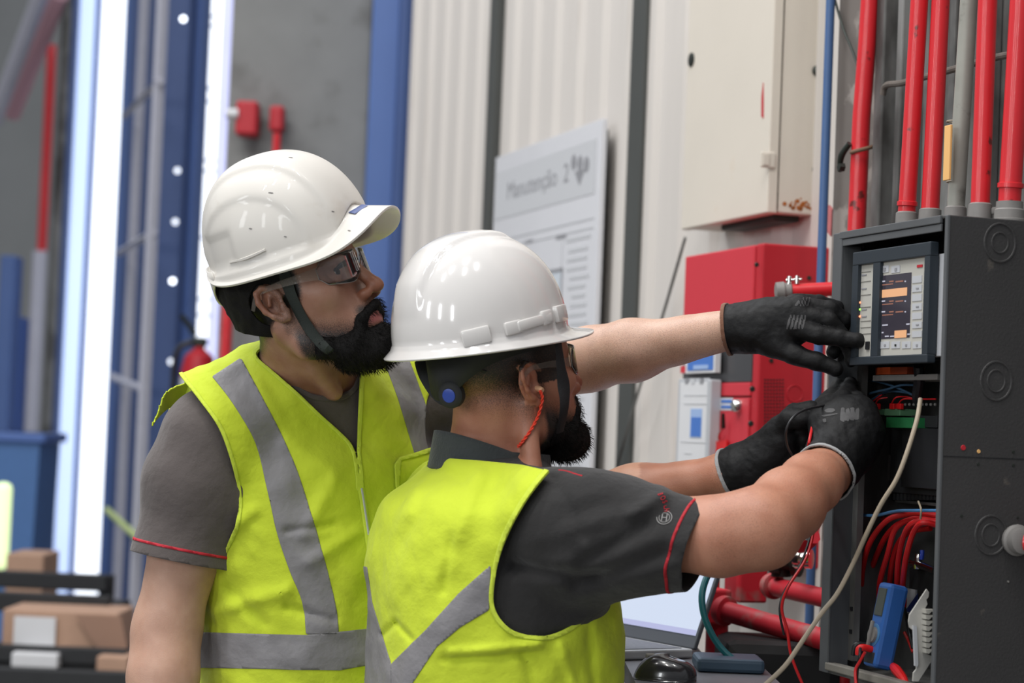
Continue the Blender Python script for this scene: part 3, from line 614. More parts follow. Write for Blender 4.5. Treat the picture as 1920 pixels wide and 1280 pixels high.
cable('blue_cable', ((1587, 905, .35), (1590, 940, .36), (1605, 961, .37), (1640, 966, .37), (1680, 958, .37), (1720, 957, .37), (1757, 957, .36)), .0024, M['blue_wire'])
reds = [((1757, 966, .34), (1710, 962, .36), (1664, 975, .37), (1630, 1020, .37), (1616, 1080, .36), (1618, 1140, .34), (1626, 1170, .3)),
        ((1757, 974, .33), (1715, 972, .35), (1680, 990, .36), (1664, 1040, .36), (1650, 1090, .35), (1648, 1130, .33)),
        ((1757, 978, .34), (1725, 975, .36), (1700, 992, .37), (1686, 1040, .36), (1682, 1090, .35), (1684, 1120, .33)),
        ((1757, 970, .31), (1700, 975, .33), (1665, 1000, .34), (1640, 1050, .34), (1626, 1100, .33), (1622, 1170, .3)),
        ((1757, 984, .35), (1728, 980, .37), (1712, 1000, .37), (1700, 1040, .37), (1694, 1080, .36), (1692, 1112, .35)),
        ((1720, 960, .33), (1680, 968, .34), (1660, 974, .33), (1650, 968, .32), (1630, 964, .31)),
        ((1745, 990, .31), (1700, 1000, .32), (1676, 1040, .32), (1666, 1110, .31), (1664, 1140, .3))]
for p_ in reds: cable('red_cable', p_, .0042, M['red_wire'])
cable('red_cable', ((1590, 1130, .22), (1600, 1160, .26), (1615, 1185, .28), (1625, 1200, .27)), .0045, M['red_wire'])
cable('red_cable', ((1592, 1220, .23), (1612, 1212, .28), (1630, 1215, .29)), .004, M['red_wire'])
for y in (1140, 1215):
    q = Wd(1600, y, .24); b = MB(); b.tube([(q[0]+.035*math.cos(t), .218, q[2]+.021*math.sin(t)) for t in np.linspace(0, 2*math.pi, 25)], .004, seg=8, sub=1); pw(b, 'grommet', M['black'], None, True)
# battery block behind
bx('battery', 1702, 1066, 1757, 1200, .30, .06, M['black_matt'], bev=.003)
bx('battery_label', 1700, 1104, 1716, 1150, .303, .003, M['lightgrey'], bev=0)
q = Wd(1708, 1130, .304); b = MB(); b.prism([(q[0]-.02, q[2]-.014), (q[0]+.018, q[2]-.014), (q[0]-.02, q[2]+.016)], .3032, .3042, axis=1); pw(b, 'blue_triangle', mat('dark_blue_print', s2l(34, 50, 110), .5))
q = Wd(1722, 1056, .31); b = MB(); b.lathe((q[0], .31, q[2]-.008), (0, 0, 1), [(0, .008), (.006, .009), (.01, .006), (.022, .005)]); b.tube([(q[0]+.02, .31, q[2]), (q[0]-.04, .315, q[2]-.004), (q[0]-.07, .32, q[2]-.006)], .0055, sub=2); pw(b, 'chrome_terminal', M['chrome'], None, True)
cable('blue_cap', ((1729, 1031, .31), (1729, 1040, .31), (1728, 1048, .31)), .0033, mat('bright_blue_cap', s2l(50, 80, 200), .4))
cable('cable_tie', ((1722, 940, .375), (1727, 955, .382), (1726, 972, .38)), .0015, M['beige'])
# ---- things resting in the panel
mm_s = Wd(1628, 1200, .40)[0]; 
dm = wempty('multimeter', 2.74, .385, ZB+.018, 'blue handheld multimeter leaning in the bottom of the open panel', 'multimeter')
c0 = Wd(1617, 1246, .41); c1 = Wd(1641, 1254, .41); top = Wd(1665, 1098, .41)
sw = c0[0]-c1[0]; hgt = (top[2]-c1[2])/math.cos(R_(10))
mw_ = WM @ Matrix.Translation((c1[0], .412, c1[2]+.002)) @ Matrix.Rotation(R_(11), 4, 'X')
mb_s = min(sw, .074)
def dmb(b, name, m_, parent=dm, smooth=False): return b.build(name, m_, parent, smooth, mw_)
b = MB(); b.box((0, -.031, 0), (mb_s, 0, hgt), bev=.006); case = dmb(b, 'case', M['dmm'])
b = MB(); b.box((.008, -.001, hgt*.60), (mb_s-.008, .0015, hgt*.93), bev=.001); dmb(b, 'display', mat('meter_display', s2l(70, 76, 70), .3))
b = MB(); b.lathe((mb_s*.5, -.001, hgt*.37), (0, 1, 0), [(0, mb_s*.42), (.0015, mb_s*.42), (.002, mb_s*.39)], seg=32); dmb(b, 'dial_ring', M['blue_wire'], dm, True)
b = MB(); b.lathe((mb_s*.5, .0, hgt*.37), (0, 1, 0), [(0, mb_s*.30), (.005, mb_s*.28)], seg=32); b.box((mb_s*.42, .004, hgt*.37-.02), (mb_s*.58, .009, hgt*.37+.02), bev=.002); dmb(b, 'dial', M['fitting'], dm, True)
b = MB(); b.box((.006, -.001, hgt*.04), (mb_s-.006, .001, hgt*.17), bev=.001); dmb(b, 'socket_field', M['black_matt'])
b = MB(); b.tube([(mb_s*.45, 0, hgt*.20), (mb_s*.45, .014, hgt*.20), (mb_s*.50, .019, hgt*.17), (mb_s*.52, .019, hgt*.10)], [.005, .0052, .005, .0035], sub=4); dmb(b, 'red_plug', M['red_plastic'], dm, True)
b = MB(); b.tube([(mb_s*.85, 0, hgt*.22), (mb_s*.85, .014, hgt*.22), (mb_s*.9, .018, hgt*.18), (mb_s*.92, .018, hgt*.08)], [.005, .005, .0045, .003], sub=4); dmb(b, 'black_plug', M['black'], dm, True)
cable('red_test_lead', ((1622, 1222, .435), (1612, 1240, .44), (1604, 1256, .445), (1605, 1282, .45)), .0022, M['red_wire'], dm)
cable('black_test_lead', ((1613, 1215, .435), (1612, 1230, .44), (1608, 1250, .44), (1606, 1282, .445)), .0022, M['black'], dm)
# light metal terminal bracket
br = wempty('terminal_bracket', SN+.04, .33, ZB+.02, 'pale metal terminal bracket leaning beside the blue multimeter, comb of slots on its right', 'bracket')
sb = SN+.045
def spoly(pts, s, th_, name, material, parent):
    qs = [Ws(x, y, s) for x, y in pts]; b = MB(); b.prism([(q[1], q[2]) for q in qs], s, s+th_, axis=0); return wbuild(b, name, material, parent)
spoly([(1738, 1104), (1742, 1110), (1741, 1119), (1737, 1124), (1739, 1132), (1735, 1140), (1737, 1225), (1748, 1230), (1746, 1240), (1722, 1277), (1712, 1277), (1713, 1261), (1719, 1254), (1713, 1182), (1706, 1176), (1704, 1165), (1706, 1152)], sb, .003, 'plate', mat('pale_alloy', s2l(196, 194, 188), .4, metal=.3, noise=.1), br)
spoly([(1713, 1172), (1719, 1174), (1722, 1245), (1720, 1250), (1716, 1248)], sb-.004, .004, 'ridge', M['lightgrey'], br)
for i in range(8):
    y = 1142+i*10.6; spoly([(1736, y), (1754, y+.5), (1752, y+5), (1747, y+4), (1742, y+9), (1737, y+8)], sb-.012, .012, 'terminal_tooth', M['keypad'], br)
spoly([(1736, 1138), (1744, 1138), (1745, 1226), (1738, 1226)], sb-.001, .002, 'slot_backing', M['black'], br)
# crocodile clip and probe among the wires
cable('red_clip', ((1669, 1243, .37), (1680, 1255, .39), (1692, 1270, .40), (1700, 1284, .40)), [.003, .0075, .0065, .004], M['red_plastic'])
cable('red_connector', ((1694, 1108, .345), (1695, 1122, .345), (1695, 1138, .345)), [.002, .0042, .0035], M['red_plastic'])
cable('black_wire', ((1695, 1138, .345), (1700, 1160, .345), (1706, 1190, .34), (1712, 1215, .34)), .0028, M['black'])
cable('red_wire', ((1696, 1185, .34), (1704, 1202, .34), (1712, 1222, .34)), .0024, M['red_wire'])
# ================================================================= CONDUITS ABOVE THE PANEL
ztop = 2.75
def conduit(x0, y0, x1, y1, wpx, material, collar, label, grp=None, ring=None, d=.33, gold=False, name='red_conduit'):
    a = Wd(x0, y0, d); c = Wd(x1, y1, d); k_ = (ztop-a[2])/(c[2]-a[2]); e_ = a+(c-a)*k_
    dep = P(x0, y0, 1); dd = Wd(x0, y0, d); p_ = WW(*dd); dz = (p_-_o) @ _fw; r = wpx/2*dz/FPX
    root = empty(name, p_, label, 'pipe', grp)
    low = [np.array([a[0], a[1], .3])] if not collar else []
    b = MB(); b.tube(low+[a+(0, 0, 0), a+(e_-a)*.35, a+(e_-a)*.7, e_], r, seg=24, sub=3); wbuild(b, 'pipe', material, root, True)
    if collar == 'nut':
        b = MB(); b.lathe((a[0], a[1], ZT-.002), (0, 0, 1), [(0, r*1.35), (.006, r*1.35), (.007, r*1.28), (a[2]-ZT+.004, r*1.22), (a[2]-ZT+.006, r*1.02)]); wbuild(b, 'collar', M['fitting'], root, True)
    elif collar == 'big':
        b = MB(); b.lathe((a[0], a[1], ZT-.002), (0, 0, 1), [(0, r*1.55), (.005, r*1.55), (.006, r*1.35), (.018, r*1.32), (.02, r*1.2), (.03, r*1.18)]); b.box((a[0]+r*1.1, a[1]+.002, ZT+.012), (a[0]+r*1.9, a[1]+.012, ZT+.022), bev=.002); wbuild(b, 'collar', M['fitting'], root, True)
    if ring:
        q = a+(c-a)*((ring-y0)/(y1-y0)); dv = (c-a)/np.linalg.norm(c-a); b = MB(); b.lathe(q, dv, [(-.004, r), (-.003, r*1.16), (.003, r*1.16), (.004, r)]); wbuild(b, 'ring', material, root, True)
    return root, a, c, r
conduit(1606, 432, 1631, 0, 34, M['red_pipe'], None, 'scuffed red conduit with a rusty clamp, behind the left corner of the panel', d=.17)
conduit(1700, 402, 1724, 0, 33, M['red_pipe'], 'nut', 'red conduit with a ring near its foot, first from the left entering the panel', ring=382)
conduit(1744, 396, 1764, 0, 34, M['red_pipe'], 'nut', 'plain red conduit close to the left of the grey conduit', d=.31)
g, ga, gc, gr = conduit(1792, 392, 1817, 0, 33, M['grey_pipe'], 'nut', 'weathered grey conduit carrying a small orange marker tag', d=.31, name='grey_conduit')
conduit(1838, 386, 1852, 0, 36, M['red_pipe'], 'nut', 'red conduit standing just right of the grey conduit', d=.33)
conduit(1893, 380, 1915, 0, 42, M['red_pipe'], 'big', 'widest red conduit with a ring and large grey coupling, at the right edge', ring=348, d=.31)
q1, q2 = Wd(1778, 235, .335), Wd(1776, 338, .335); b = MB(); b.box((q1[0]+.008, .333, q2[2]), (q1[0]-.01, .337, q1[2]), bev=.001); tg = wbuild(b, 'marker_tag', M['tag_or'], g)
for y in (228, 341):
    q = Wd(1793, y, .31); b = MB(); b.tube([(q[0]+gr*1.05*math.cos(t), .31+gr*1.05*math.sin(t), q[2]) for t in np.linspace(0, 6.283, 25)], .0012, seg=6, sub=1); wbuild(b, 'cable_tie', M['beige'], g, True)
# rusty clamp on the scuffed conduit
q = Wd(1617, 280, .17); cl = wempty('pipe_clamp', q[0], .18, q[2], 'rusty old clamp on the scuffed red conduit at the left', 'clamp')
b = MB(); b.tube([(q[0]+.019*math.cos(t), .17+.019*math.sin(t), q[2]-.006*math.sin(t)) for t in np.linspace(0, 6.283, 25)], .0035, seg=8, sub=1); wbuild(b, 'band', mat('rusty_metal', s2l(110, 84, 66), .8, noise=.3, nscale=80), cl, True)
b = MB(); b.tube([(q[0]+.01, .19, q[2]+.01), (q[0]+.03, .195, q[2]-.01), (q[0]+.045, .19, q[2]-.035)], [.005, .006, .004]); b.lathe((q[0]+.03, .19, q[2]-.03), (0, 1, 0), [(0, .008), (.01, .007)], seg=6); wbuild(b, 'bolt', M['bolt'], cl, True)
# grey rope-like cable behind the conduits
o = cable('sagging_cable', ((1655, 178, .19), (1662, 160, .19), (1690, 156, .2), (1720, 148, .2), (1780, 132, .2), (1850, 112, .2), (1890, 103, .2), (1960, 92, .2)), .0055, mat('dusty_cable', s2l(96, 88, 82), .9, noise=.3, nscale=60), None); tag(o, 'dusty cable sagging behind the red conduits', 'cable')
o = cable('thin_wire', ((1560, -20, .125), (1580, 50, .128), (1598, 95, .13), (1612, 135, .135)), .0025, M['bolt'], None); tag(o, 'thin dark wire crossing the stained column top', 'wire')
# side entry pipe
q = Ws(1903, 1012, SN); sp = wempty('entry_pipe', SN, q[1], q[2], 'red pipe end with a grey nut on the panel side', 'pipe')
b = MB(); b.lathe((SN-.0005, q[1], q[2]), (-1, 0, 0), [(0, .021), (.006, .022), (.009, .019), (.022, .018), (.024, .013)], seg=20); wbuild(b, 'nut', M['fitting'], sp, True)
b = MB(); b.lathe((SN-.02, q[1]-.004, q[2]-.002), (-1, -.9, 0), [(0, .0125), (.12, .0125)], seg=20); wbuild(b, 'pipe', M['red_pipe'], sp, True)
# ================================================================= LOOSE CABLES
def wcable(name, pts, r, material, label, cat='cable', group=None, seg=10):
    b = MB(); b.tube([P(*p) for p in pts], r, seg=seg, sub=6); o = b.build(name, material, None, True); return tag(o, label, cat, group)
wcable('beige_cable', [(1726, 748, 2.99), (1719, 788, 2.965), (1700, 850, 2.95), (1680, 900, 2.95), (1652, 945, 2.96), (1625, 1000, 2.97), (1600, 1055, 2.98), (1570, 1112, 2.97), (1540, 1150, 2.96), (1500, 1208, 2.94), (1470, 1250, 2.93), (1425, 1292, 2.92)], .0034, M['beige'], 'long beige cable hanging out of the panel down to the bottom edge')
wcable('teal_hose', [(1345, 1050, 3.42), (1324, 1085, 3.40), (1316, 1125, 3.38), (1328, 1175, 3.36), (1362, 1225, 3.34), (1440, 1282, 3.3)], .0055, M['teal'], 'curved teal hose between the laptop and the red pipes', 'hose')
wcable('test_lead', [(1523, 800, 3.09), (1517, 830, 3.06), (1513, 860, 3.10), (1528, 930, 3.17), (1527, 985, 3.15), (1512, 1045, 3.12), (1478, 1100, 3.1), (1466, 1140, 3.1), (1476, 1180, 3.1), (1484, 1230, 3.1), (1508, 1290, 3.1)], .0022, M['red_wire'], 'thin red test lead looping down in front of the red pipes', 'test lead')
wcable('test_lead', [(1545, 760, 3.1), (1500, 772, 3.02), (1476, 800, 3.0), (1476, 835, 3.02), (1494, 868, 3.08), (1520, 930, 3.2), (1522, 990, 3.17), (1500, 1060, 3.14), (1470, 1110, 3.13), (1462, 1145, 3.12), (1470, 1190, 3.12)], .0018, M['black'], 'thin black test lead looping round the left glove', 'test lead')
# ================================================================= LOWER RED PIPEWORK
pk = empty('red_pipework', P(1420, 1120, 3.7), 'dusty red pipes and square junction blocks low beside the panel', 'pipework')
dusty = mat('dusty_red_paint', s2l(190, 36, 50), .6, noise=.1, nscale=10, dark=s2l(140, 110, 104), dscale=16, dlo=.58, dhi=.72)
def pkbox(name, x0, x1, y0, y1, d, s_w, dep=.05):
    a = WM.inverted() @ Vector(P(x0, y1, d)); c = WM.inverted() @ Vector(P(x1, y0, d)); b = MB(); b.box((a[0], c[1]-.0, a[2]), (a[0]+s_w, c[1]+dep, c[2]), bev=.004); o = wbuild(b, name, dusty, pk); return o
pkbox('junction_block', 1388, 1449, 1066, 1130, 3.80, .07, .055)
pkbox('junction_block', 1302, 1384, 1108, 1170, 3.72, .06, .07)
pkbox('bracket_plate', 1332, 1358, 1020, 1112, 3.80, .05, .02)
MB().tube([P(1446, 1098, 3.78), P(1630, 1140, 3.48)], .0165, sub=1, seg=20).lathe(P(1443, 1097, 3.785), P(1630, 1140, 3.48)-P(1446, 1098, 3.78), [(0, .021), (.006, .023), (.018, .023), (.022, .016)]).build('pipe', dusty, pk, True)
MB().tube([P(1352, 1143, 3.70), P(1650, 1229, 3.42)], .0178, sub=1, seg=20).lathe(P(1350, 1142, 3.705), P(1650, 1229, 3.42)-P(1352, 1143, 3.70), [(0, .023), (.006, .026), (.018, .026), (.022, .017)]).build('pipe', dusty, pk, True)
a = P(1345, 1165, 3.76); MB().tube([(a[0], a[1], 0), (a[0], a[1], a[2])], .02, sub=1).build('standpipe', dusty, pk, True)
vf = empty('valve_fitting', P(1480, 1040, 3.55), 'dark and chrome pipe fitting under the forearms', 'valve')
MB().lathe(P(1447, 1046, 3.75), (1, -.5, 0), [(0, .026), (.02, .028), (.022, .02), (.04, .02), (.042, .03), (.052, .03)]).build('body', M['bolt'], vf, True)
MB().lathe(P(1490, 1046, 3.67), (1, -.5, 0), [(0, .016), (.004, .018), (.012, .018), (.013, .012), (.02, .012), (.021, .017), (.03, .017)]).build('chrome_nut', M['chrome'], vf, True)
MB().tube([P(1515, 1010, 3.45), P(1520, 985, 3.44), P(1517, 965, 3.44)], .006).build('stem', M['chrome'], vf, True)
MB().tube([P(1465, 1046, 3.75), P(1465, 1080, 3.75)], .018, sub=1).build('tee', M['bolt'], vf, True)
wcable('red_flange', [(1478, 1000, 3.62), (1500, 1015, 3.6), (1520, 1000, 3.58)], .02, dusty, 'dark red curved flange behind the pair of forearms', 'flange')
# ================================================================= TABLE, LAPTOP, MOUSE
tz = 1.088
tb = empty('work_table', P(1300, 1280, 3.5)*np.array([1, 1, 0]), 'dark grey work table carrying the laptop and mouse', 'table')
MB().prism([(.20, 3.06), (.42, 3.06), (.42, 3.45), (.34, 3.45), (.34, 3.95), (-.06, 3.95), (-.06, 3.50), (.20, 3.50)], tz-.03, tz, axis=2).build('table_top', mat('table_laminate', s2l(96, 96, 102), .5, noise=.08), tb)
for x, y in ((.22, 3.09), (.37, 3.09), (.30, 3.90), (-.04, 3.90)): MB().box((x, y, 0), (x+.03, y+.03, tz-.03)).build('leg', M['dark_post'], tb)
lp = empty('laptop', (.25, 3.4, tz), 'open silver laptop with a pale blue lit screen', 'laptop')
rb = P(1301, 1196, 3.48); zs = rb[2]; dirv = np.array([-.163, .264, 0]); dirv /= np.linalg.norm(dirv)
tz_l = tz
u_ = -dirv; side_ = np.array([-u_[1], u_[0], 0]);      # u_ runs to the near end; 
nrm = np.array([-.85, -.52, 0]); nrm /= np.linalg.norm(nrm)    # way the screen faces
hinge_r = np.array([rb[0], rb[1], tz+.016])
Ml = Matrix(((dirv[0], nrm[0], 0, hinge_r[0]), (dirv[1], nrm[1], 0, hinge_r[1]), (0, 0, 1, hinge_r[2]), (0, 0, 0, 1)))
W_ = .34
b = MB(); b.box((0, 0, -.015), (W_, .21, 0), bev=.003); b.build('base', M['lightgrey'], lp, False, Ml)
b = MB(); b.box((.012, .015, 0), (W_-.012, .13, .0012)); b.build('keyboard', mat('grey_keys', s2l(110, 112, 120), .6, noise=.4, nscale=150), lp, False, Ml)
Mt = Ml @ Matrix.Rotation(R_(20), 4, 'X')
b = MB(); b.box((0, -.008, 0), (W_, 0, .25), bev=.002); b.build('lid', mat('dark_lid', s2l(84, 88, 96), .5), lp, False, Mt)
b = MB(); b.box((.006, 0, .022), (W_-.006, .001, .244)); b.build('screen', M['screen'], lp, False, Mt)
b = MB(); b.box((.006, .0005, .022), (W_-.006, .0015, .031)); b.build('task_bar', M['screen_bar'], lp, False, Mt)
# mouse
mo = empty('mouse', (.2, 3.2, tz), 'glossy black computer mouse on the table in front of the laptop', 'mouse')
c = P(1247, 1256, 3.16); vv = []; ff = []; NU, NV = 28, 12
for j in range(NV+1):
    ph = j/NV*math.pi/2
    for i in range(NU):
        t = 2*math.pi*i/NU; cx = math.copysign(abs(math.cos(t))**.8, math.cos(t)); sx_ = math.copysign(abs(math.sin(t))**.8, math.sin(t))
        vv.append((.047*cx*math.cos(ph)**.7+.006*math.sin(ph), .030*sx_*math.cos(ph)**.7, .035*math.sin(ph)*(1-.12*cx)))
for j in range(NV):
    for i in range(NU): ff.append((j*NU+i, j*NU+(i+1) % NU, (j+1)*NU+(i+1) % NU, (j+1)*NU+i))
ff.append(tuple(range(NU)))
Mm = Matrix.Translation((c[0], c[1], tz+.001)) @ Matrix.Rotation(R_(-12), 4, 'Z')
link('shell', vv, ff, mat('glossy_black', (.02, .02, .022), .18, coat=.4), mo, True, Mm)
MB().box((-.03, -.003, .028), (-.014, .003, .0375), bev=.0025).build('scroll_wheel', M['fitting'], mo, False, Mm)
tag(MB().box((P(1300, 1250, 3.35)[0], 3.30, tz+.0005), (P(1425, 1250, 3.35)[0], 3.40, tz+.022), bev=.006).build('notebook', mat('slate_blue_cover', s2l(62, 82, 100), .5)), 'slate blue notebook lying on the table right of the mouse', 'notebook')
a = P(1440, 1200, 3.55)
tag(MB().box((a[0]-.075, a[1]-.03, 0), (a[0]+.12, a[1]+.15, a[2]), bev=.02).build('equipment_case', mat('black_case', (.006, .006, .007), .6, noise=.3)), 'black equipment case behind the lower red pipes', 'case')
# ================================================================= IMPLICIT MODELLING
def axis_coords(lo, hi, coarse, fines=()):
    """coordinates lo..hi with finer steps inside the (a, b, step) spans"""
    out = [lo]
    while out[-1] < hi:
        x = out[-1]; st = coarse
        for a, b, s_ in fines:
            if a <= x <= b: st = min(st, s_)
            elif x < a and x+st > a: st = min(st, max(a-x, s_))
        out.append(x+st)
    return np.array(out, np.float32)
class Field:
    def __init__(s, xs, ys, zs, far=.08):
        s.a = [np.asarray(xs, np.float32), np.asarray(ys, np.float32), np.asarray(zs, np.float32)]; s.far = far
        s.f = np.full((len(xs), len(ys), len(zs)), far, np.float32)
    def sub(s, lo, hi):
        sl = []; 
        for i in range(3):
            i0 = int(np.searchsorted(s.a[i], lo[i])); i1 = int(np.searchsorted(s.a[i], hi[i]))
            if i1 <= i0: return None, None
            sl.append(slice(i0, i1))
        X, Y, Z = np.meshgrid(s.a[0][sl[0]], s.a[1][sl[1]], s.a[2][sl[2]], indexing='ij', sparse=True)
        return tuple(sl), (X, Y, Z)
    def put(s, lo, hi, fn, k=.01, op='add'):
        m_ = s.far+k
        sl, X = s.sub([v-m_ for v in lo], [v+m_ for v in hi])
        if sl is None: return
        d = fn(*X).astype(np.float32); f = s.f[sl]
        if op == 'add':
            h = np.maximum(k-np.abs(f-d), 0)/max(k, 1e-6); s.f[sl] = np.minimum(f, d)-h*h*k*.25
        elif op == 'cut':
            d = -d; h = np.maximum(k-np.abs(f-d), 0)/max(k, 1e-6); s.f[sl] = np.maximum(f, d)+h*h*k*.25
    def cone(s, a, b, ra, rb, k=.01, op='add', e=None):
        """tapered capsule; e = (axis vector, scale) flattens the section along that axis"""
        a = np.array(a, float); b = np.array(b, float); R = max(ra, rb)
        ab = b-a; L2 = float(ab@ab)+1e-12
        def fn(X, Y, Z):
            px, py, pz = X-a[0], Y-a[1], Z-a[2]
            t = np.clip((px*ab[0]+py*ab[1]+pz*ab[2])/L2, 0, 1)
            qx, qy, qz = px-t*ab[0], py-t*ab[1], pz-t*ab[2]
            r = ra+(rb-ra)*t
            if e is not None:
                ex, sc_ = np.array(e[0], float)/np.linalg.norm(e[0]), e[1]
                dt = qx*ex[0]+qy*ex[1]+qz*ex[2]; w_ = dt*(1/sc_-1)
                qx, qy, qz = qx+w_*ex[0], qy+w_*ex[1], qz+w_*ex[2]
                return (np.sqrt(qx*qx+qy*qy+qz*qz)-r)*min(1, sc_) if sc_ < 1 else np.sqrt(qx*qx+qy*qy+qz*qz)-r
            return np.sqrt(qx*qx+qy*qy+qz*qz)-r
        g = max(1, e[1] if e is not None else 1)
        s.put(np.minimum(a, b)-R*g, np.maximum(a, b)+R*g, fn, k, op)
    def chain(s, pts, rs, k=.01, op='add', e=None):
        for i in range(len(pts)-1): s.cone(pts[i], pts[i+1], rs[i], rs[i+1], k, op, e)
    def ell(s, c, r, Rm=None, k=.01, op='add'):
        c = np.array(c, float); r = np.array(r, float); Rm = np.eye(3) if Rm is None else Rm   # rows of Rm: local axes
        def fn(X, Y, Z):
            px, py, pz = X-c[0], Y-c[1], Z-c[2]
            q = [(px*Rm[i][0]+py*Rm[i][1]+pz*Rm[i][2])/r[i] for i in range(3)]
            k0 = np.sqrt(q[0]**2+q[1]**2+q[2]**2); k1 = np.sqrt((q[0]/r[0])**2+(q[1]/r[1])**2+(q[2]/r[2])**2)
            return k0*(k0-1)/np.maximum(k1, 1e-5)
        e_ = np.sqrt(sum((Rm[i]*r[i])**2 for i in range(3)))
        s.put(c-e_, c+e_, fn, k, op)
    def loft(s, prof, F, k=.02, pw_=2.3, off=0., pad=0., op='add'):
        """prof rows: z, cx, cy, half width (across F), half depth (along F)"""
        pr_ = np.array(prof, float); pr_ = pr_[np.argsort(pr_[:, 0])]
        z_ = np.linspace(pr_[0, 0], pr_[-1, 0], 200); cols = []
        for c in range(1, 5):
            v = np.interp(z_, pr_[:, 0], pr_[:, c]); w9 = np.hanning(23); w9 /= w9.sum(); v = np.convolve(np.pad(v, 11, mode='edge'), w9, 'valid'); cols.append(v)
        Fx, Fy = F[0], F[1]; Sx, Sy = -F[1], F[0]
        def fn(X, Y, Z):
            zz = np.clip(Z, z_[0], z_[-1]).ravel(); cx, cy, b_, a_ = [np.interp(zz, z_, c).reshape(Z.shape) for c in cols]
            b_ = b_+off; a_ = a_+off
            dx, dy = X-cx, Y-cy; u = np.abs(dx*Fx+dy*Fy)/a_; v = np.abs(dx*Sx+dy*Sy)/b_
            d = ((u**pw_+v**pw_)**(1/pw_)-1)*np.minimum(a_, b_)
            dz = np.maximum(z_[0]-Z, Z-z_[-1]); r_ = .05
            return np.where(dz > -r_, np.maximum(d, dz)+0*X, d)
        R = (pr_[:, 3:].max()+off)*1.25
        s.put((pr_[:, 1].min()-R, pr_[:, 2].min()-R, z_[0]), (pr_[:, 1].max()+R, pr_[:, 2].max()+R, z_[-1]), fn, k, op)
    def disp(s, fn, band=.03, sgn=1):
        """add fn(x,y,z) where the field is near the surface"""
        idx = np.nonzero(np.abs(s.f) < band); 
        if len(idx[0]) == 0: return
        s.f[idx] += sgn*fn(s.a[0][idx[0]], s.a[1][idx[1]], s.a[2][idx[2]]).astype(np.float32)
    def mesh(s, iso=0.):
        f = s.f-iso; ins = f < 0
        n = [len(q) for q in s.a]
        c = ins[:-1, :-1, :-1].astype(np.int8)
        for (i, j, k_) in ((0, 0, 1), (0, 1, 0), (0, 1, 1), (1, 0, 0), (1, 0, 1), (1, 1, 0), (1, 1, 1)):
            c = c+ins[i:n[0]-1+i, j:n[1]-1+j, k_:n[2]-1+k_]
        act = (c > 0) & (c < 8); I, J, K_ = np.nonzero(act); nv = len(I)
        vid = np.full(act.shape, -1, np.int32); vid[I, J, K_] = np.arange(nv)
        acc = np.zeros((nv, 3), np.float64); cnt = np.zeros(nv)
        A = s.a
        for ax in range(3):
            o = [q for q in range(3) if q != ax]
            for p0 in (0, 1):
                for p1 in (0, 1):
                    d0 = [0, 0, 0]; d0[o[0]] = p0; d0[o[1]] = p1; d1 = list(d0); d1[ax] = 1
                    v0 = f[I+d0[0], J+d0[1], K_+d0[2]]; v1 = f[I+d1[0], J+d1[1], K_+d1[2]]
                    m_ = (v0 < 0) != (v1 < 0); t = np.where(m_, v0/(v0-v1+1e-12), 0)
                    IJK = (I, J, K_)
                    for q in range(3):
                        base = A[q][IJK[q]+d0[q]]
                        if q == ax: base = base+t*(A[q][IJK[q]+1]-A[q][IJK[q]])
                        acc[:, q] += np.where(m_, base, 0)
                    cnt += m_
        V = acc/np.maximum(cnt, 1)[:, None]
        faces = []
        for ax in range(3):
            o = [(ax+1) % 3, (ax+2) % 3]
            sl0 = [slice(None)]*3; sl1 = [slice(None)]*3; sl0[ax] = slice(0, -1); sl1[ax] = slice(1, None)
            a_, b_ = ins[tuple(sl0)], ins[tuple(sl1)]; X = np.array(np.nonzero(a_ != b_))
            ok = np.ones(X.shape[1], bool)
            for q in o: ok &= (X[q] > 0) & (X[q] < n[q]-1)
            ok &= X[ax] < n[ax]-1
            X = X[:, ok]; 
            def g(da, db):
                Y = X.copy(); Y[o[0]] -= da; Y[o[1]] -= db; return vid[Y[0], Y[1], Y[2]]
            q_ = np.stack([g(1, 1), g(0, 1), g(0, 0), g(1, 0)], 1); flip = ~ins[tuple(X)]
            q_[flip] = q_[flip][:, ::-1]; faces.append(q_)
        Fq = np.concatenate(faces); Fq = Fq[(Fq >= 0).all(1)]
        return V, Fq
def smooth(V, Fc, it=2, lam=.5):
    e_ = np.concatenate([Fc[:, [i, (i+1) % Fc.shape[1]]] for i in range(Fc.shape[1])]); e_ = np.concatenate([e_, e_[:, ::-1]])
    deg = np.bincount(e_[:, 0], minlength=len(V)).astype(float); deg[deg == 0] = 1
    for _ in range(it):
        for l_ in (lam, -lam*.98) if lam < .7 else (lam,):
            acc = np.stack([np.bincount(e_[:, 0], V[e_[:, 1], q], len(V)) for q in range(3)], 1)/deg[:, None]; V = V+l_*(acc-V)
    return V
def tri(Fq): return np.concatenate([Fq[:, [0, 1, 2]], Fq[:, [0, 2, 3]]]) if Fq.shape[1] == 4 else Fq
def compact(V, Fc, attrs=None):
    u = np.unique(Fc); mp = np.full(len(V), -1); mp[u] = np.arange(len(u)); return V[u], mp[Fc], ([a[u] for a in attrs] if attrs else None)
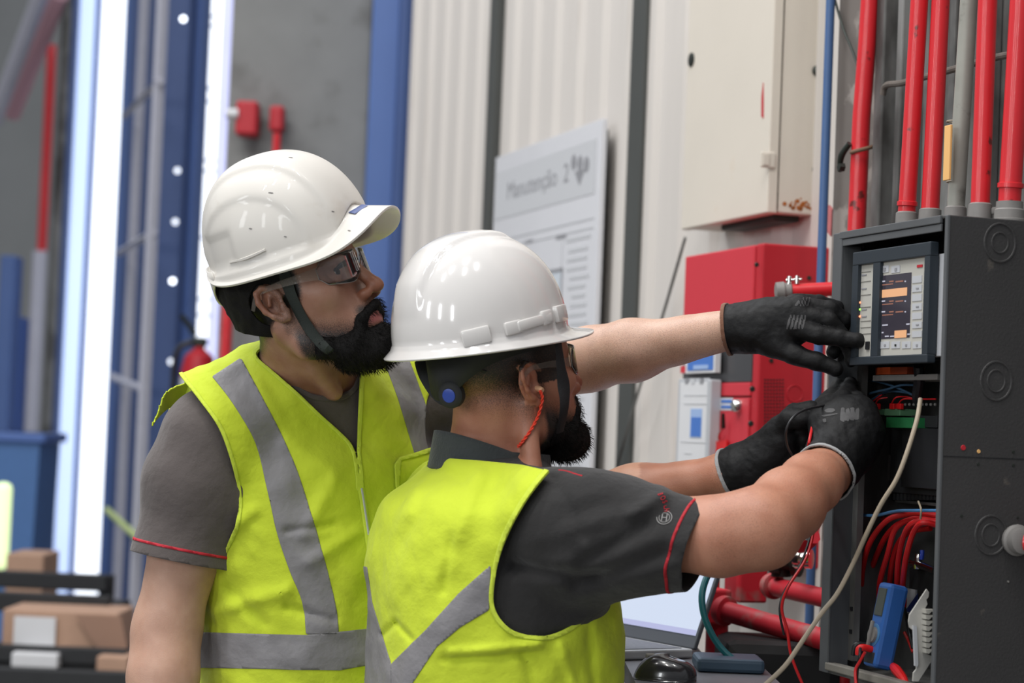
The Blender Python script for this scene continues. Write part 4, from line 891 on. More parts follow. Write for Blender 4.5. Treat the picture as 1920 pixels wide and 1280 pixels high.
def clip(V, T, g, keep=()):
    """keep the part of triangle mesh where g > 0 (exact cut)"""
    ins = g[T] > 0; c = ins.sum(1); out = [T[c == 3]]; newv = []; newk = [[] for _ in keep]; cache = {}; nb = len(V)
    def cut(a, b):
        key = (a, b) if a < b else (b, a)
        if key not in cache:
            t = g[a]/(g[a]-g[b]); cache[key] = nb+len(newv); newv.append(V[a]+t*(V[b]-V[a]))
            for i, k_ in enumerate(keep): newk[i].append(k_[a]+t*(k_[b]-k_[a]))
        return cache[key]
    ex = []
    for row, m_ in zip(T[(c > 0) & (c < 3)], ins[(c > 0) & (c < 3)]):
        if m_.sum() == 1:
            i = int(np.argmax(m_)); a, b, d = row[i], row[(i+1) % 3], row[(i+2) % 3]; ex.append((a, cut(a, b), cut(a, d)))
        else:
            i = int(np.argmin(m_)); a, b, d = row[i], row[(i+1) % 3], row[(i+2) % 3]; p, q = cut(a, b), cut(a, d); ex += [(p, b, d), (p, d, q)]
    if ex: out.append(np.array(ex))
    V2 = np.concatenate([V, np.array(newv)]) if newv else V
    ks = [np.concatenate([k_, np.array(n_)]) if n_ else k_ for k_, n_ in zip(keep, newk)]
    V3, T3, kk = compact(V2, np.concatenate(out), ks)
    return (V3, T3, kk) if keep else (V3, T3)
def polysd(px, py, poly):
    """signed distance to polygon, positive inside"""
    poly = np.array(poly, float); n = len(poly); d = np.full(px.shape, 1e9); ins = np.zeros(px.shape, bool)
    for i in range(n):
        a, b = poly[i], poly[(i+1) % n]; ab = b-a; t = np.clip(((px-a[0])*ab[0]+(py-a[1])*ab[1])/(ab@ab+1e-12), 0, 1)
        d = np.minimum(d, np.hypot(px-a[0]-t*ab[0], py-a[1]-t*ab[1]))
        cr_ = ((a[1] > py) != (b[1] > py)) & (px < (b[0]-a[0])*(py-a[1])/(b[1]-a[1]+1e-12)+a[0]); ins ^= cr_
    return np.where(ins, d, -d)
def spline(pts, n=8, closed=False):
    pts = np.array(pts, float); out = []; N = len(pts)
    rng = range(N) if closed else range(N-1)
    for i in rng:
        p0 = pts[(i-1) % N] if closed or i > 0 else pts[0]; p1 = pts[i]; p2 = pts[(i+1) % N]; p3 = pts[(i+2) % N] if closed or i+2 < N else pts[-1]
        for k_ in range(n):
            t = k_/n; out.append(.5*((2*p1)+(-p0+p2)*t+(2*p0-5*p1+4*p2-p3)*t*t+(-p0+3*p1-3*p2+p3)*t**3))
    if not closed: out.append(pts[-1])
    return np.array(out)
_lat = np.random.RandomState(11).rand(32, 32, 32).astype(np.float32)
def vnoise(x, y, z):
    xi, yi, zi = np.floor(x).astype(int), np.floor(y).astype(int), np.floor(z).astype(int)
    fx, fy, fz = x-xi, y-yi, z-zi; fx = fx*fx*(3-2*fx); fy = fy*fy*(3-2*fy); fz = fz*fz*(3-2*fz)
    g = lambda a, b, c: _lat[(xi+a) & 31, (yi+b) & 31, (zi+c) & 31]
    l_ = lambda a, b, t: a+(b-a)*t
    return l_(l_(l_(g(0, 0, 0), g(1, 0, 0), fx), l_(g(0, 1, 0), g(1, 1, 0), fx), fy), l_(l_(g(0, 0, 1), g(1, 0, 1), fx), l_(g(0, 1, 1), g(1, 1, 1), fx), fy), fz)*2-1
def sdmesh(name, V, Fc, material, parent, attrs=None, solid=0., mats=None, fmat=None, solid_off=0.):
    me = bpy.data.meshes.new(name); V = np.asarray(V, np.float32); Fc = np.asarray(Fc, np.int32); nf, k_ = Fc.shape
    me.vertices.add(len(V)); me.vertices.foreach_set('co', V.ravel()); me.loops.add(nf*k_); me.loops.foreach_set('vertex_index', Fc.ravel())
    me.polygons.add(nf); me.polygons.foreach_set('loop_start', np.arange(0, nf*k_, k_, dtype=np.int32)); me.polygons.foreach_set('use_smooth', np.ones(nf, bool))
    for mm in (mats or [material]): me.materials.append(mm)
    if fmat is not None: me.polygons.foreach_set('material_index', np.asarray(fmat, np.int32))
    for an, av in (attrs or {}).items():
        at = me.attributes.new(an, 'FLOAT', 'POINT'); at.data.foreach_set('value', np.asarray(av, np.float32))
    me.update(); me.validate()
    o = bpy.data.objects.new(name, me); COL.objects.link(o)
    if parent is not None: setparent(o, parent)
    if solid:
        md = o.modifiers.new('thickness', 'SOLIDIFY'); md.thickness = solid; md.offset = solid_off
    return o
def unit(v): v = np.array(v, float); return v/np.linalg.norm(v)
def frame(fwd, upish=(0, 0, 1)):
    f = unit(fwd); l_ = unit(np.cross(upish, f)); u = np.cross(f, l_); return np.array([f, l_, u])    # rows: forward, left, up
# --------------------------------------------------------------- skin, hair and cloth materials
def attr_mat(name, base_fn):
    m_ = bpy.data.materials.new(name); m_.use_nodes = True; base_fn(m_.node_tree, m_.node_tree.nodes['Principled BSDF']); return m_
def mk_skin(name, light, ruddy_and_shade, hairc):
    def fn(t, b):
        L = t.links.new; N = t.nodes.new
        co = N('ShaderNodeTexCoord'); n1 = N('ShaderNodeTexNoise'); n1.inputs['Scale'].default_value = 28; n1.inputs['Detail'].default_value = 6; L(co.outputs['Object'], n1.inputs['Vector'])
        mx = N('ShaderNodeMix'); mx.data_type = 'RGBA'; mx.inputs[6].default_value = (*light, 1); mx.inputs[7].default_value = (*ruddy_and_shade, 1)
        at = N('ShaderNodeAttribute'); at.attribute_name = 'ruddy_and_shade'; ad = N('ShaderNodeMath'); ad.operation = 'ADD'; ad.use_clamp = True
        r1 = N('ShaderNodeMapRange'); r1.inputs[1].default_value = .35; r1.inputs[2].default_value = .7; r1.inputs[4].default_value = .22; L(n1.outputs['Fac'], r1.inputs[0])
        L(r1.outputs[0], ad.inputs[0]); L(at.outputs['Fac'], ad.inputs[1]); L(ad.outputs[0], mx.inputs[0])
        ah = N('ShaderNodeAttribute'); ah.attribute_name = 'hair'; n2 = N('ShaderNodeTexNoise'); n2.inputs['Scale'].default_value = 900; n2.inputs['Detail'].default_value = 2; L(co.outputs['Object'], n2.inputs['Vector'])
        sb_ = N('ShaderNodeMath'); sb_.operation = 'MULTIPLY_ADD'; L(n2.outputs['Fac'], sb_.inputs[0]); sb_.inputs[1].default_value = 1.0; sb_.inputs[2].default_value = -.5
        s2 = N('ShaderNodeMath'); s2.operation = 'ADD'; L(sb_.outputs[0], s2.inputs[0]); L(ah.outputs['Fac'], s2.inputs[1])
        r2 = N('ShaderNodeMapRange'); r2.inputs[1].default_value = .15; r2.inputs[2].default_value = .75; L(s2.outputs[0], r2.inputs[0])
        m2 = N('ShaderNodeMix'); m2.data_type = 'RGBA'; L(r2.outputs[0], m2.inputs[0]); L(mx.outputs[2], m2.inputs[6]); m2.inputs[7].default_value = (*hairc, 1)
        # lips
        al = N('ShaderNodeAttribute'); al.attribute_name = 'lip'; m3 = N('ShaderNodeMix'); m3.data_type = 'RGBA'; L(al.outputs['Fac'], m3.inputs[0]); L(m2.outputs[2], m3.inputs[6]); m3.inputs[7].default_value = (*s2l(176, 104, 100), 1)
        L(m3.outputs[2], b.inputs['Base Color'])
        n3 = N('ShaderNodeTexNoise'); n3.inputs['Scale'].default_value = 500; n3.inputs['Detail'].default_value = 3; L(co.outputs['Object'], n3.inputs['Vector'])
        bp = N('ShaderNodeBump'); bp.inputs['Strength'].default_value = .22; bp.inputs['Distance'].default_value = .0015; L(n3.outputs['Fac'], bp.inputs['Height']); L(bp.outputs[0], b.inputs['Normal'])
        b.inputs['Roughness'].default_value = .48; b.inputs['Subsurface Weight'].default_value = .12; b.inputs['Subsurface Radius'].default_value = (1, .35, .2); b.inputs['Subsurface Scale'].default_value = .008
    return attr_mat(name, fn)
M['skin_a'] = mk_skin('skin', s2l(208, 170, 148), s2l(132, 84, 62), (.012, .010, .009))
M['skin_b'] = mk_skin('skin_ruddy', s2l(206, 156, 128), s2l(150, 86, 62), (.016, .013, .011))
def mk_cloth(name, color, seam=None, weave=900, bump=.35, rough=.85, noise=.12, sheen=.2, trans=0.):
    def fn(t, b):
        L = t.links.new; N = t.nodes.new
        co = N('ShaderNodeTexCoord'); n1 = N('ShaderNodeTexNoise'); n1.inputs['Scale'].default_value = 14; n1.inputs['Detail'].default_value = 8; n1.inputs['Roughness'].default_value = .7; L(co.outputs['Object'], n1.inputs['Vector'])
        mx = N('ShaderNodeMix'); mx.data_type = 'RGBA'; mx.inputs[6].default_value = (*[c*(1-noise) for c in color], 1); mx.inputs[7].default_value = (*[min(1, c*(1+noise)) for c in color], 1); L(n1.outputs['Fac'], mx.inputs[0])
        out = mx.outputs[2]
        if seam:
            at = N('ShaderNodeAttribute'); at.attribute_name = 'piping'; gt = N('ShaderNodeMath'); gt.operation = 'GREATER_THAN'; gt.inputs[1].default_value = 0; L(at.outputs['Fac'], gt.inputs[0])
            m2 = N('ShaderNodeMix'); m2.data_type = 'RGBA'; L(gt.outputs[0], m2.inputs[0]); L(out, m2.inputs[6]); m2.inputs[7].default_value = (*seam, 1); out = m2.outputs[2]
        L(out, b.inputs['Base Color'])
        n3 = N('ShaderNodeTexNoise'); n3.inputs['Scale'].default_value = weave; n3.inputs['Detail'].default_value = 2; L(co.outputs['Object'], n3.inputs['Vector'])
        n4 = N('ShaderNodeTexNoise'); n4.inputs['Scale'].default_value = 22; n4.inputs['Detail'].default_value = 4; L(co.outputs['Object'], n4.inputs['Vector'])
        bp = N('ShaderNodeBump'); bp.inputs['Strength'].default_value = bump; bp.inputs['Distance'].default_value = .001; L(n3.outputs['Fac'], bp.inputs['Height'])
        b2 = N('ShaderNodeBump'); b2.inputs['Strength'].default_value = .5; b2.inputs['Distance'].default_value = .011; L(n4.outputs['Fac'], b2.inputs['Height']); L(bp.outputs[0], b2.inputs['Normal']); L(b2.outputs[0], b.inputs['Normal'])
        b.inputs['Roughness'].default_value = rough; b.inputs['Sheen Weight'].default_value = sheen; b.inputs['Specular IOR Level'].default_value = .25
    return attr_mat(name, fn)
M['vest'] = mk_cloth('hi_vis_yellow', (.55, .66, .035), bump=.3, noise=.05, rough=.75, sheen=.1)
M['vest_trim'] = mk_cloth('hi_vis_binding', (.58, .70, .06), bump=.2, noise=.03, sheen=.1)
M['tape'] = mk_cloth('reflective_tape', s2l(132, 130, 132), bump=.25, rough=.5, noise=.04, sheen=0)
M['tee_grey'] = mk_cloth('grey_jersey', s2l(88, 81, 79), seam=s2l(190, 34, 52))
M['tee_dark'] = mk_cloth('dark_jersey', s2l(45, 44, 44), seam=s2l(180, 30, 42))
M['collar'] = mk_cloth('charcoal_knit', s2l(62, 66, 66), weave=350, bump=.9)
M['glove'] = mk_cloth('black_knit_glove', (.0055, .0055, .006), weave=1200, bump=.3, rough=.6, noise=.2, sheen=0)
M['glove_rubber'] = mat('grey_rubber_palm', (.03, .03, .032), .35, noise=.3)
M['cuff'] = mk_cloth('grey_glove_cuff', s2l(150, 150, 150), weave=600, bump=.6)
M['cuff_brown'] = mk_cloth('brown_glove_cuff', s2l(120, 84, 66), weave=600, bump=.6)
M['hair'] = mat('black_hair', (.0045, .0038, .0036), .7, noise=.3, nscale=200, bump=.6, bscale=700, spec=.25)
M['brow'] = mat('dark_brow', (.014, .011, .010), .6)
M['strap'] = mat('dark_green_webbing', s2l(38, 44, 40), .75, bump=.5, bscale=700)
M['strap_black'] = mat('black_webbing', (.008, .008, .009), .7, bump=.5, bscale=700)
M['trousers'] = mk_cloth('dark_trousers', s2l(44, 48, 58))
M['boot'] = mat('black_boot', (.02, .018, .016), .5)
M['helmet_old'] = mat('scuffed_white_shell', s2l(208, 204, 197), .42, noise=.05, nscale=10, dark=s2l(186, 178, 166), dscale=14, dlo=.6, dhi=.85, coat=.15)
M['helmet_new'] = mat('glossy_white_shell', s2l(212, 209, 206), .14, noise=.02, coat=.5)
M['eye'] = mat('eye_white', s2l(205, 198, 192), .15); M['iris'] = mat('dark_iris', (.02, .012, .008), .1)
M['lens'] = mat('clear_lens', (.95, .96, .97), .04, trans=1.0, ior=1.12, spec=.6)
M['lens_edge'] = mat('lens_edge', (.75, .77, .78), .12, trans=.6, ior=1.3)
# ================================================================= PEOPLE: shared builders
def pxy(V):
    v = np.asarray(V, float)-_o; d = v @ _fw; return 960+FPX*(v @ _rt)/d, 640-FPX*(v @ _up)/d
from mathutils.bvhtree import BVHTree
def bvh(V, Fc): return BVHTree.FromPolygons([tuple(map(float, p)) for p in V], [tuple(map(int, f)) for f in Fc])
def hit(tree, x, y, off=.0):
    r = Vector(unit(P(x, y, 1)-_o)); h = tree.ray_cast(Vector(_o), r)
    if h[0] is None: return None, None
    n = h[1] if h[1].dot(r) < 0 else -h[1]
    return np.array(h[0]+n*off), np.array(n)
def ribbon(pts, nrm, widths, th=.002, n=6):
    """flat strap through pts, lying on surface normals"""
    Pn = spline(pts, n); Nn = spline(nrm, n); Wn = np.interp(np.linspace(0, 1, len(Pn)), np.linspace(0, 1, len(widths)), widths)
    v = []; f = []
    for i in range(len(Pn)):
        t = unit(Pn[min(i+1, len(Pn)-1)]-Pn[max(i-1, 0)]); nn = unit(Nn[i]-t*(Nn[i]@t)); s_ = np.cross(t, nn); w2 = Wn[i]/2
        for a_, b_ in ((-1, 0), (-.6, 1), (.6, 1), (1, 0), (.6, -.6), (-.6, -.6)): v.append(Pn[i]+s_*a_*w2+nn*b_*th)
    m_ = len(Pn)
    for i in range(m_-1): f += [(i*6+k, i*6+(k+1) % 6, (i+1)*6+(k+1) % 6, (i+1)*6+k) for k in range(6)]
    f += [tuple(range(5, -1, -1)), tuple((m_-1)*6+k for k in range(6))]
    return MB().add(v, f)
def head_prims(F, o, Rm, s=1., earx=.002, ears=1.):
    """o: point between the ear canals; rows of Rm: forward, left, up"""
    w = lambda x, y, z: o+s*(x*Rm[0]+y*Rm[1]+z*Rm[2])
    E = lambda c, r, k=.012, op='add', R2=None: F.ell(w(*c), np.array(r)*s, (Rm if R2 is None else R2 @ Rm), k, op)
    Cn = lambda a, b, ra, rb, k=.008, op='add': F.cone(w(*a), w(*b), ra*s, rb*s, k, op)
    E((-.012, 0, .052), (.096, .075, .082), .01)
    E((.030, 0, .048), (.062, .064, .062), .03)
    E((.036, 0, -.012), (.050, .060, .072), .03)
    E((.055, 0, -.045), (.040, .040, .050), .025)
    for q in (-1, 1):
        Cn((-.002, q*.052, -.030), (.012, q*.048, -.062), .017, .016, .02)
        Cn((.012, q*.048, -.062), (.068, q*.018, -.090), .016, .017, .02)
        E((.058, q*.046, -.006), (.026, q*.020*q if q > 0 else .020, .020), .02)
        Cn((.088, q*.008, .036), (.068, q*.048, .036), .009, .008, .014)
        E((.094, q*.031, .016), (.020, .018, .013), .012, 'cut')
    E((.080, 0, -.088), (.018, .024, .018), .02)
    Cn((.088, 0, .032), (.115, 0, -.012), .0072, .0085, .010)
    E((.118, 0, -.0185), (.0118, .0100, .0095), .008)
    for q in (-1, 1):
        E((.104, q*.013, -.024), (.012, .0085, .0085), .006)
        E((.108, q*.0068, -.033), (.006, .0035, .004), .003, 'cut')
    E((.084, 0, -.055), (.022, .030, .026), .015)
    Cn((.103, 0, -.051), (.094, .020, -.057), .0042, .0025, .005); Cn((.103, 0, -.051), (.094, -.020, -.057), .0042, .0025, .005)
    Cn((.101, 0, -.064), (.093, .019, -.060), .0050, .0024, .005); Cn((.101, 0, -.064), (.093, -.019, -.060), .0050, .0024, .005)
    Cn((.110, -.016, -.0572), (.110, .016, -.0572), .0012, .0012, .003, 'cut')
    # eyelids
    for q in (-1, 1):
        c = np.array((.0755, q*.031, .017)); r = .0128
        E(tuple(c), (.0135, .0138, .0135), .004)
        Cn(c+np.array((.0125, -.009, -.0005)), c+np.array((.0125, .009, -.0005)), .0036, .0036, .003, 'cut')
    # ears
    for q in (-1, 1):
        a_ = R_(22); bx_ = np.array((-math.cos(a_), q*math.sin(a_), 0)); ux = unit(np.array((-.18, 0, 1.))); c = np.array((-.004+earx, q*.074, .000))
        def ep(u, v, h=0): return tuple(c+bx_*u*ears+ux*v*ears+np.array((0, q*h, 0)))
        rim = [ep(-.004, .014), ep(.002, .029, .002), ep(.014, .036, .003), ep(.025, .030, .004), ep(.029, .014, .004), ep(.026, -.003, .003), ep(.017, -.015, .002), ep(.008, -.024, .001), ep(.000, -.024, 0), ep(-.003, -.012, 0)]
        for i in range(len(rim)-1): Cn(rim[i], rim[i+1], .0036 if i < 6 else .0042, .0036 if i < 5 else .0046, .003)
        E(ep(.012, .008, -.004), (.016, .0045, .026), .004)
        E(ep(.010, .002, .003), (.010, .0075, .013), .004, 'cut')
        Cn(ep(.012, .016, .001), ep(.017, .004, .001), .0028, .0026, .003)
        Cn(ep(-.003, -.002, .002), ep(-.001, -.008, .002), .0040, .0035, .003)
    return w
def eyes(parent, w, Rm, s, gaze):
    for q in (-1, 1):
        c = w(.0755, q*.031, .017); g = unit(gaze[0]*Rm[0]+gaze[1]*Rm[1]+gaze[2]*Rm[2])
        MB().lathe(c-g*.0124*s, g, [(.0124*s*(1-math.cos(t)), .0124*s*math.sin(t)+1e-5) for t in np.linspace(0, math.pi, 14)], seg=20).build('eye', M['eye'], parent, True)
        MB().lathe(c+g*.0113*s, g, [(0, .0055*s), (.0012*s, .0045*s), (.0016*s, .001)], seg=16).build('iris', M['iris'], parent, True)
def localize(V, o, Rm, s=1.): return ((V-o) @ Rm.T)/s
def strands(V, N_, keepfn, count, L0, L1, dirfn, r=.00035, seed=3):
    rs = np.random.RandomState(seed); idx = np.nonzero(keepfn(V))[0]
    if len(idx) == 0: return MB()
    pick = idx[rs.randint(0, len(idx), count)]; v = []; f = []
    for i in pick:
        b = V[i]+rs.randn(3)*.0012; n = N_[i]; d = unit(dirfn(V[i], n)+rs.randn(3)*.28); l_ = L0+(L1-L0)*rs.rand()
        a_ = unit(np.cross(d, (0.31, .2, .93))); c_ = np.cross(d, a_); k = len(v); mid = b+d*l_*.55+n*.001
        for rr_, pt in ((r, b), (r*.8, mid)):
            for g in (0, 2.09, 4.19): v.append(pt+rr_*(math.cos(g)*a_+math.sin(g)*c_))
        v.append(b+d*l_-np.array((0, 0, l_*.15)))
        for g in range(3): f.append((k+g, k+(g+1) % 3, k+3+(g+1) % 3, k+3+g)); f.append((k+3+g, k+3+(g+1) % 3, k+6))
    return MB().add(v, f)
def vnormals(V, Fc):
    T = tri(Fc) if Fc.shape[1] == 4 else Fc
    n = np.cross(V[T[:, 1]]-V[T[:, 0]], V[T[:, 2]]-V[T[:, 0]]); out = np.zeros_like(V)
    for i in range(3): np.add.at(out, T[:, i], n)
    return out/np.maximum(np.linalg.norm(out, axis=1), 1e-12)[:, None]
def tilt(Rm, a):
    return np.array([Rm[0], math.cos(a)*Rm[1]+math.sin(a)*Rm[2], math.cos(a)*Rm[2]-math.sin(a)*Rm[1]])
def helmet(parent, o, Rm, s, hc, pitch, rf, rb, ry, H, rimz, brim, brimz, material, ridge=None, roll=0., pw_=2.25, NA=160, NV=44, name='hard_hat'):
    """one moulded shell: dome, skirt to the rim, flared brim"""
    c_, s_ = math.cos(pitch), math.sin(pitch); R2 = tilt(np.array([[c_, 0, s_], [0, 1, 0], [-s_, 0, c_]]) @ Rm, roll)
    oc = o+s*(hc[0]*Rm[0]+hc[1]*Rm[1]+hc[2]*Rm[2])
    v = []; f = []
    rows = [('d', t) for t in np.linspace(0, 1, NV)]+[('k', t) for t in (.25, .5, .75, 1)]+[('b', t) for t in (.15, .35, .6, .85, 1)]
    for kind, t in rows:
        for i in range(NA):
            al = 2*math.pi*i/NA; ca, sa = math.cos(al), math.sin(al); rx = rf if ca > 0 else rb
            rr = 1/((abs(ca)/rx)**pw_+(abs(sa)/ry)**pw_)**(1/pw_)
            rz = rimz(al); th0 = math.asin(min(.9, max(0, rz)/H)**(1/.94)); th = math.pi/2+(th0-math.pi/2)*t if kind == 'd' else th0
            k = math.cos(th)**.86; z = H*math.sin(th)**.94
            r = rr*k
            if kind != 'd':
                k2 = t if kind == 'k' else 1
                z = min(rz, 0)*k2+max(rz, 0)-.004*k2; r = rr*k*(1+.03*k2)
            if kind == 'b':
                r += brim(al)*t; z += brimz(al)*t
            x, y = r*ca, r*sa
            if ridge is not None and kind == 'd':
                dr = ridge(x, y, z, th, al); n = np.array((x/(rx*rx), y/(ry*ry), z/(H*H)+1e-6)); n /= np.linalg.norm(n); x += n[0]*dr; y += n[1]*dr; z += n[2]*dr
            v.append(oc+s*(x*R2[0]+y*R2[1]+z*R2[2]))
    nr = len(rows)
    for j in range(nr-1):
        for i in range(NA): f.append((j*NA+i, j*NA+(i+1) % NA, (j+1)*NA+(i+1) % NA, (j+1)*NA+i))
    ob = link(name, v, f, material, None, True); 
    bm = bmesh.new(); bm.from_mesh(ob.data); bmesh.ops.remove_doubles(bm, verts=bm.verts, dist=1e-5); bmesh.ops.recalc_face_normals(bm, faces=bm.faces); bm.to_mesh(ob.data); bm.free()
    setparent(ob, parent)
    md = ob.modifiers.new('thickness', 'SOLIDIFY'); md.thickness = .0035; md.offset = -1 if True else 1
    md2 = ob.modifiers.new('soft', 'BEVEL'); md2.width = .0012; md2.segments = 2; md2.limit_method = 'ANGLE'; md2.angle_limit = 1.0
    V = np.array(v); return ob, oc, R2, (V, np.array(f))
def wrapglasses(parent, w, Rm, s, zc=.017, xf=.108, yw=.074, tilt=0.):
    root = None; n = 28
    for q in (-1, 1):
        v = []; f = []; bs = np.linspace(.10, 1.02, n)
        for b_ in bs:
            u = (b_-.10)/.92
            top = .024-.004*u; bot = -.022+.010*u*u+(.012*math.exp(-((b_-.10)/.16)**2))
            if u > .85: sq = (1-u)/.15; top *= .45+.55*sq; bot *= .35+.65*sq
            for k in range(7):
                z = zc+bot+(top-bot)*k/6; x = xf-.075*(1-math.cos(b_))-.30*(z-zc)**2*10*.1; y = yw*math.sin(b_)*q
                v.append(w(x, y, z))
        for i in range(n-1):
            for k in range(6): f.append((i*7+k, i*7+k+1, (i+1)*7+k+1, (i+1)*7+k))
        o = sdmesh('lens', np.array(v), np.array(f), M['lens'], parent or None, solid=.0018)
        if root is None: root = o
        edge = [v[i*7+6] for i in range(n)]+[v[(n-1)*7+k] for k in (4, 2, 0)]+[v[i*7] for i in range(n-2, -1, -1)]
        MB().tube(edge+[edge[0]], .0005, seg=6, sub=1).build('lens_edge', M['lens_edge'], o, True)
        p0 = w(xf-.075*(1-math.cos(1.0)), yw*math.sin(1.0)*q, zc+.004)
        pts = [p0, w(.052, q*(yw+.004), zc+.006), w(.01, q*.0815, .026), w(-.015, q*.083, .024), w(-.032, q*.080, .006)]
        nr_ = [q*Rm[1]]*5
        ribbon(pts, nr_, [.018*s, .012*s, .008*s, .007*s, .006*s], .0009).build('temple', M['temple'], o, True)
    return root
def tubefield(V): pass
def offset(V, Fc, d): return V+vnormals(V, Fc)*d
def front_nearest(V, Fc): return vnormals(V, Fc) @ _fw < .15
# lens: clear film that lets light through and mirrors the hall a little
def lens_fn(t, b):
    L = t.links.new; N = t.nodes.new; t.nodes.remove(b)
    out = t.nodes['Material Output']; tr = N('ShaderNodeBsdfTransparent'); tr.inputs[0].default_value = (.93, .94, .95, 1); gl = N('ShaderNodeBsdfGlossy'); gl.inputs['Roughness'].default_value = .04
    fr = N('ShaderNodeFresnel'); fr.inputs[0].default_value = 1.5; mx = N('ShaderNodeMixShader'); L(fr.outputs[0], mx.inputs[0]); L(tr.outputs[0], mx.inputs[1]); L(gl.outputs[0], mx.inputs[2]); L(mx.outputs[0], out.inputs[0])
M['lens'] = attr_mat('clear_lens', lens_fn)
M['temple'] = mat('frosted_clear_temple', s2l(150, 140, 130), .15, alpha=.18)
def glovefield(pts_boxes, step=.0023):
    A = np.array(pts_boxes); lo = A.min(0)-.035; hi = A.max(0)+.035
    return Field(*[np.arange(lo[i], hi[i], step, dtype=np.float32) for i in range(3)], far=.03)
def make_glove(parent, palm, fingers, thumb, wrist, cuff_mat, prints, kp=.012, name='glove'):
    """palm: list of (point, radius) chains; fingers: lists of (x, y, depth, r)"""
    allp = [P(*q[:3]) for ch in palm+fingers+[thumb] for q in ch]+[P(*q[:3]) for q in wrist]
    F = glovefield(allp)
    for ch in palm: F.chain([P(*q[:3]) for q in ch], [q[3] for q in ch], .016)
    for ch in fingers: F.chain([P(*q[:3]) for q in ch], [q[3] for q in ch], .0035)
    F.chain([P(*q[:3]) for q in thumb], [q[3] for q in thumb], .006)
    W0 = [P(*q[:3]) for q in wrist]; F.chain(W0, [q[3] for q in wrist], .014)
    F.disp(lambda x, y, z: .0012*vnoise(x*60, y*60, z*60)+.0006*vnoise(x*190, y*190, z*190), .012)
    V, Fq = F.mesh(); V = smooth(V, Fq, 2); T = tri(Fq)
    ax = unit(W0[1]-W0[0]); g = (V-W0[0]) @ ax
    V, T = clip(V, T, g); gl = sdmesh(name, V, T, M['glove'], parent, solid=.0016)
    g = (V-W0[0]) @ ax; Vo = offset(V, T, .0016); Vc, Tc = clip(Vo, T, .0052-g)
    cf = sdmesh('cuff_hem', Vc, Tc, cuff_mat, gl, solid=.003)
    px_, py_ = pxy(V); vis = vnormals(V, T) @ _fw < 0
    polys = []
    for poly in prints: polys.append(np.where(vis, polysd(px_, py_, poly), -5))
    if polys:
        gg = np.max(polys, 0); Vp, Tp = clip(offset(V, T, .0012), T, gg); sdmesh('printed_mark', Vp, Tp, M['print_glove'], gl)
    return gl, V, T
M['print_glove'] = mat('worn_grey_print', (.045, .044, .045), .6, noise=.4, nscale=200)
# ================================================================= BEARDED MAN LOOKING ON (person at the back)
LD = 3.34
Lroot = empty('person', (P(600, 1100, LD)[0], P(600, 1100, LD)[1], 0), 'bearded man in a scuffed white hard hat, facing right, one arm stretched to the panel', 'person')
FL = np.array([math.cos(R_(60)), -math.sin(R_(60))])
def rows(lst, dep):
    out = []
    for (y, x, b_, a_, *dd) in lst:
        p = P(x, y, dd[0] if dd else dep); out.append((p[2], p[0], p[1], b_, a_))
    return out
Lrows = rows([(690, 600, .060, .058, 3.27), (725, 597, .105, .075, 3.29), (765, 592, .155, .098, 3.31), (810, 590, .178, .115), (870, 594, .186, .130), (960, 598, .186, .140), (1100, 604, .176, .140), (1280, 604, .170, .138)], LD)
zc = Lrows[-1]; Lrows += [(1.0, zc[1], zc[2], .172, .130), (.90, zc[1], zc[2], .172, .125), (.80, zc[1], zc[2], .15, .10)]
hoL = P(566, 566, 3.16); RL = tilt(frame((math.cos(R_(27))*math.cos(R_(20)), -math.sin(R_(27))*math.cos(R_(20)), math.sin(R_(20)))), R_(10)); sL_ = 1.06
shR = P(392, 828, 3.22); elR = P(312, 1185, 3.20); wrR = P(290, 1470, 3.12)
shL = P(785, 752, 3.43); elL = P(1108, 672, 3.36); wrL = P(1372, 617, 3.215)
def arm(F, sh, el, wr, rs, k=.03, bulge=.01):
    m1 = sh+(el-sh)*.45; m2 = el+(wr-el)*.3
    F.chain([sh, m1, el], [rs[0], rs[1], rs[2]], k); F.chain([el, m2, wr], [rs[2]*.98, rs[3], rs[4]], k)
xs = axis_coords(-.80, .42, .0065, [(hoL[0]-.13, hoL[0]+.17, .0024)]); ys = axis_coords(2.95, 3.62, .0065, [(hoL[1]-.13, hoL[1]+.12, .0026)]); zs = axis_coords(.0, 1.86, .007, [(0.001, .9, .02), (hoL[2]-.12, hoL[2]+.17, .0024)])
F = Field(xs, ys, zs)
F.loft(Lrows, FL, k=.03, off=-.006)
nb = P(596, 715, 3.29)
F.chain([hoL+RL[0]*-.018+RL[2]*-.015, P(572, 645, 3.215), nb], [.060, .062, .070], .02)
F.cone(P(560, 700, 3.27), shR+np.array([0, 0, .012]), .045, .052, .05); F.cone(P(640, 700, 3.31), shL+np.array([0, 0, .01]), .045, .05, .05)
arm(F, shR, elR, wrR, (.062, .056, .047, .048, .03)); arm(F, shL, elL, wrL, (.06, .053, .046, .0435, .030))
F.cone(wrR, wrR+np.array([.01, -.01, -.1]), .032, .022, .01)      # hand hangs below the picture
for q in (-1, 1):
    hp = np.array([zc[1], zc[2], .86])+q*.085*np.array([-FL[1], FL[0], 0]); F.chain([hp, hp+np.array([0, 0, -.40]), hp+np.array([0, 0, -.78])], [.09, .06, .045], .03)
    F.cone(hp+np.array([0, 0, -.81]), hp+np.array([FL[0]*.16, FL[1]*.16, -.815]), .042, .036, .03)
w = head_prims(F, hoL, RL, sL_, earx=.014, ears=.86)
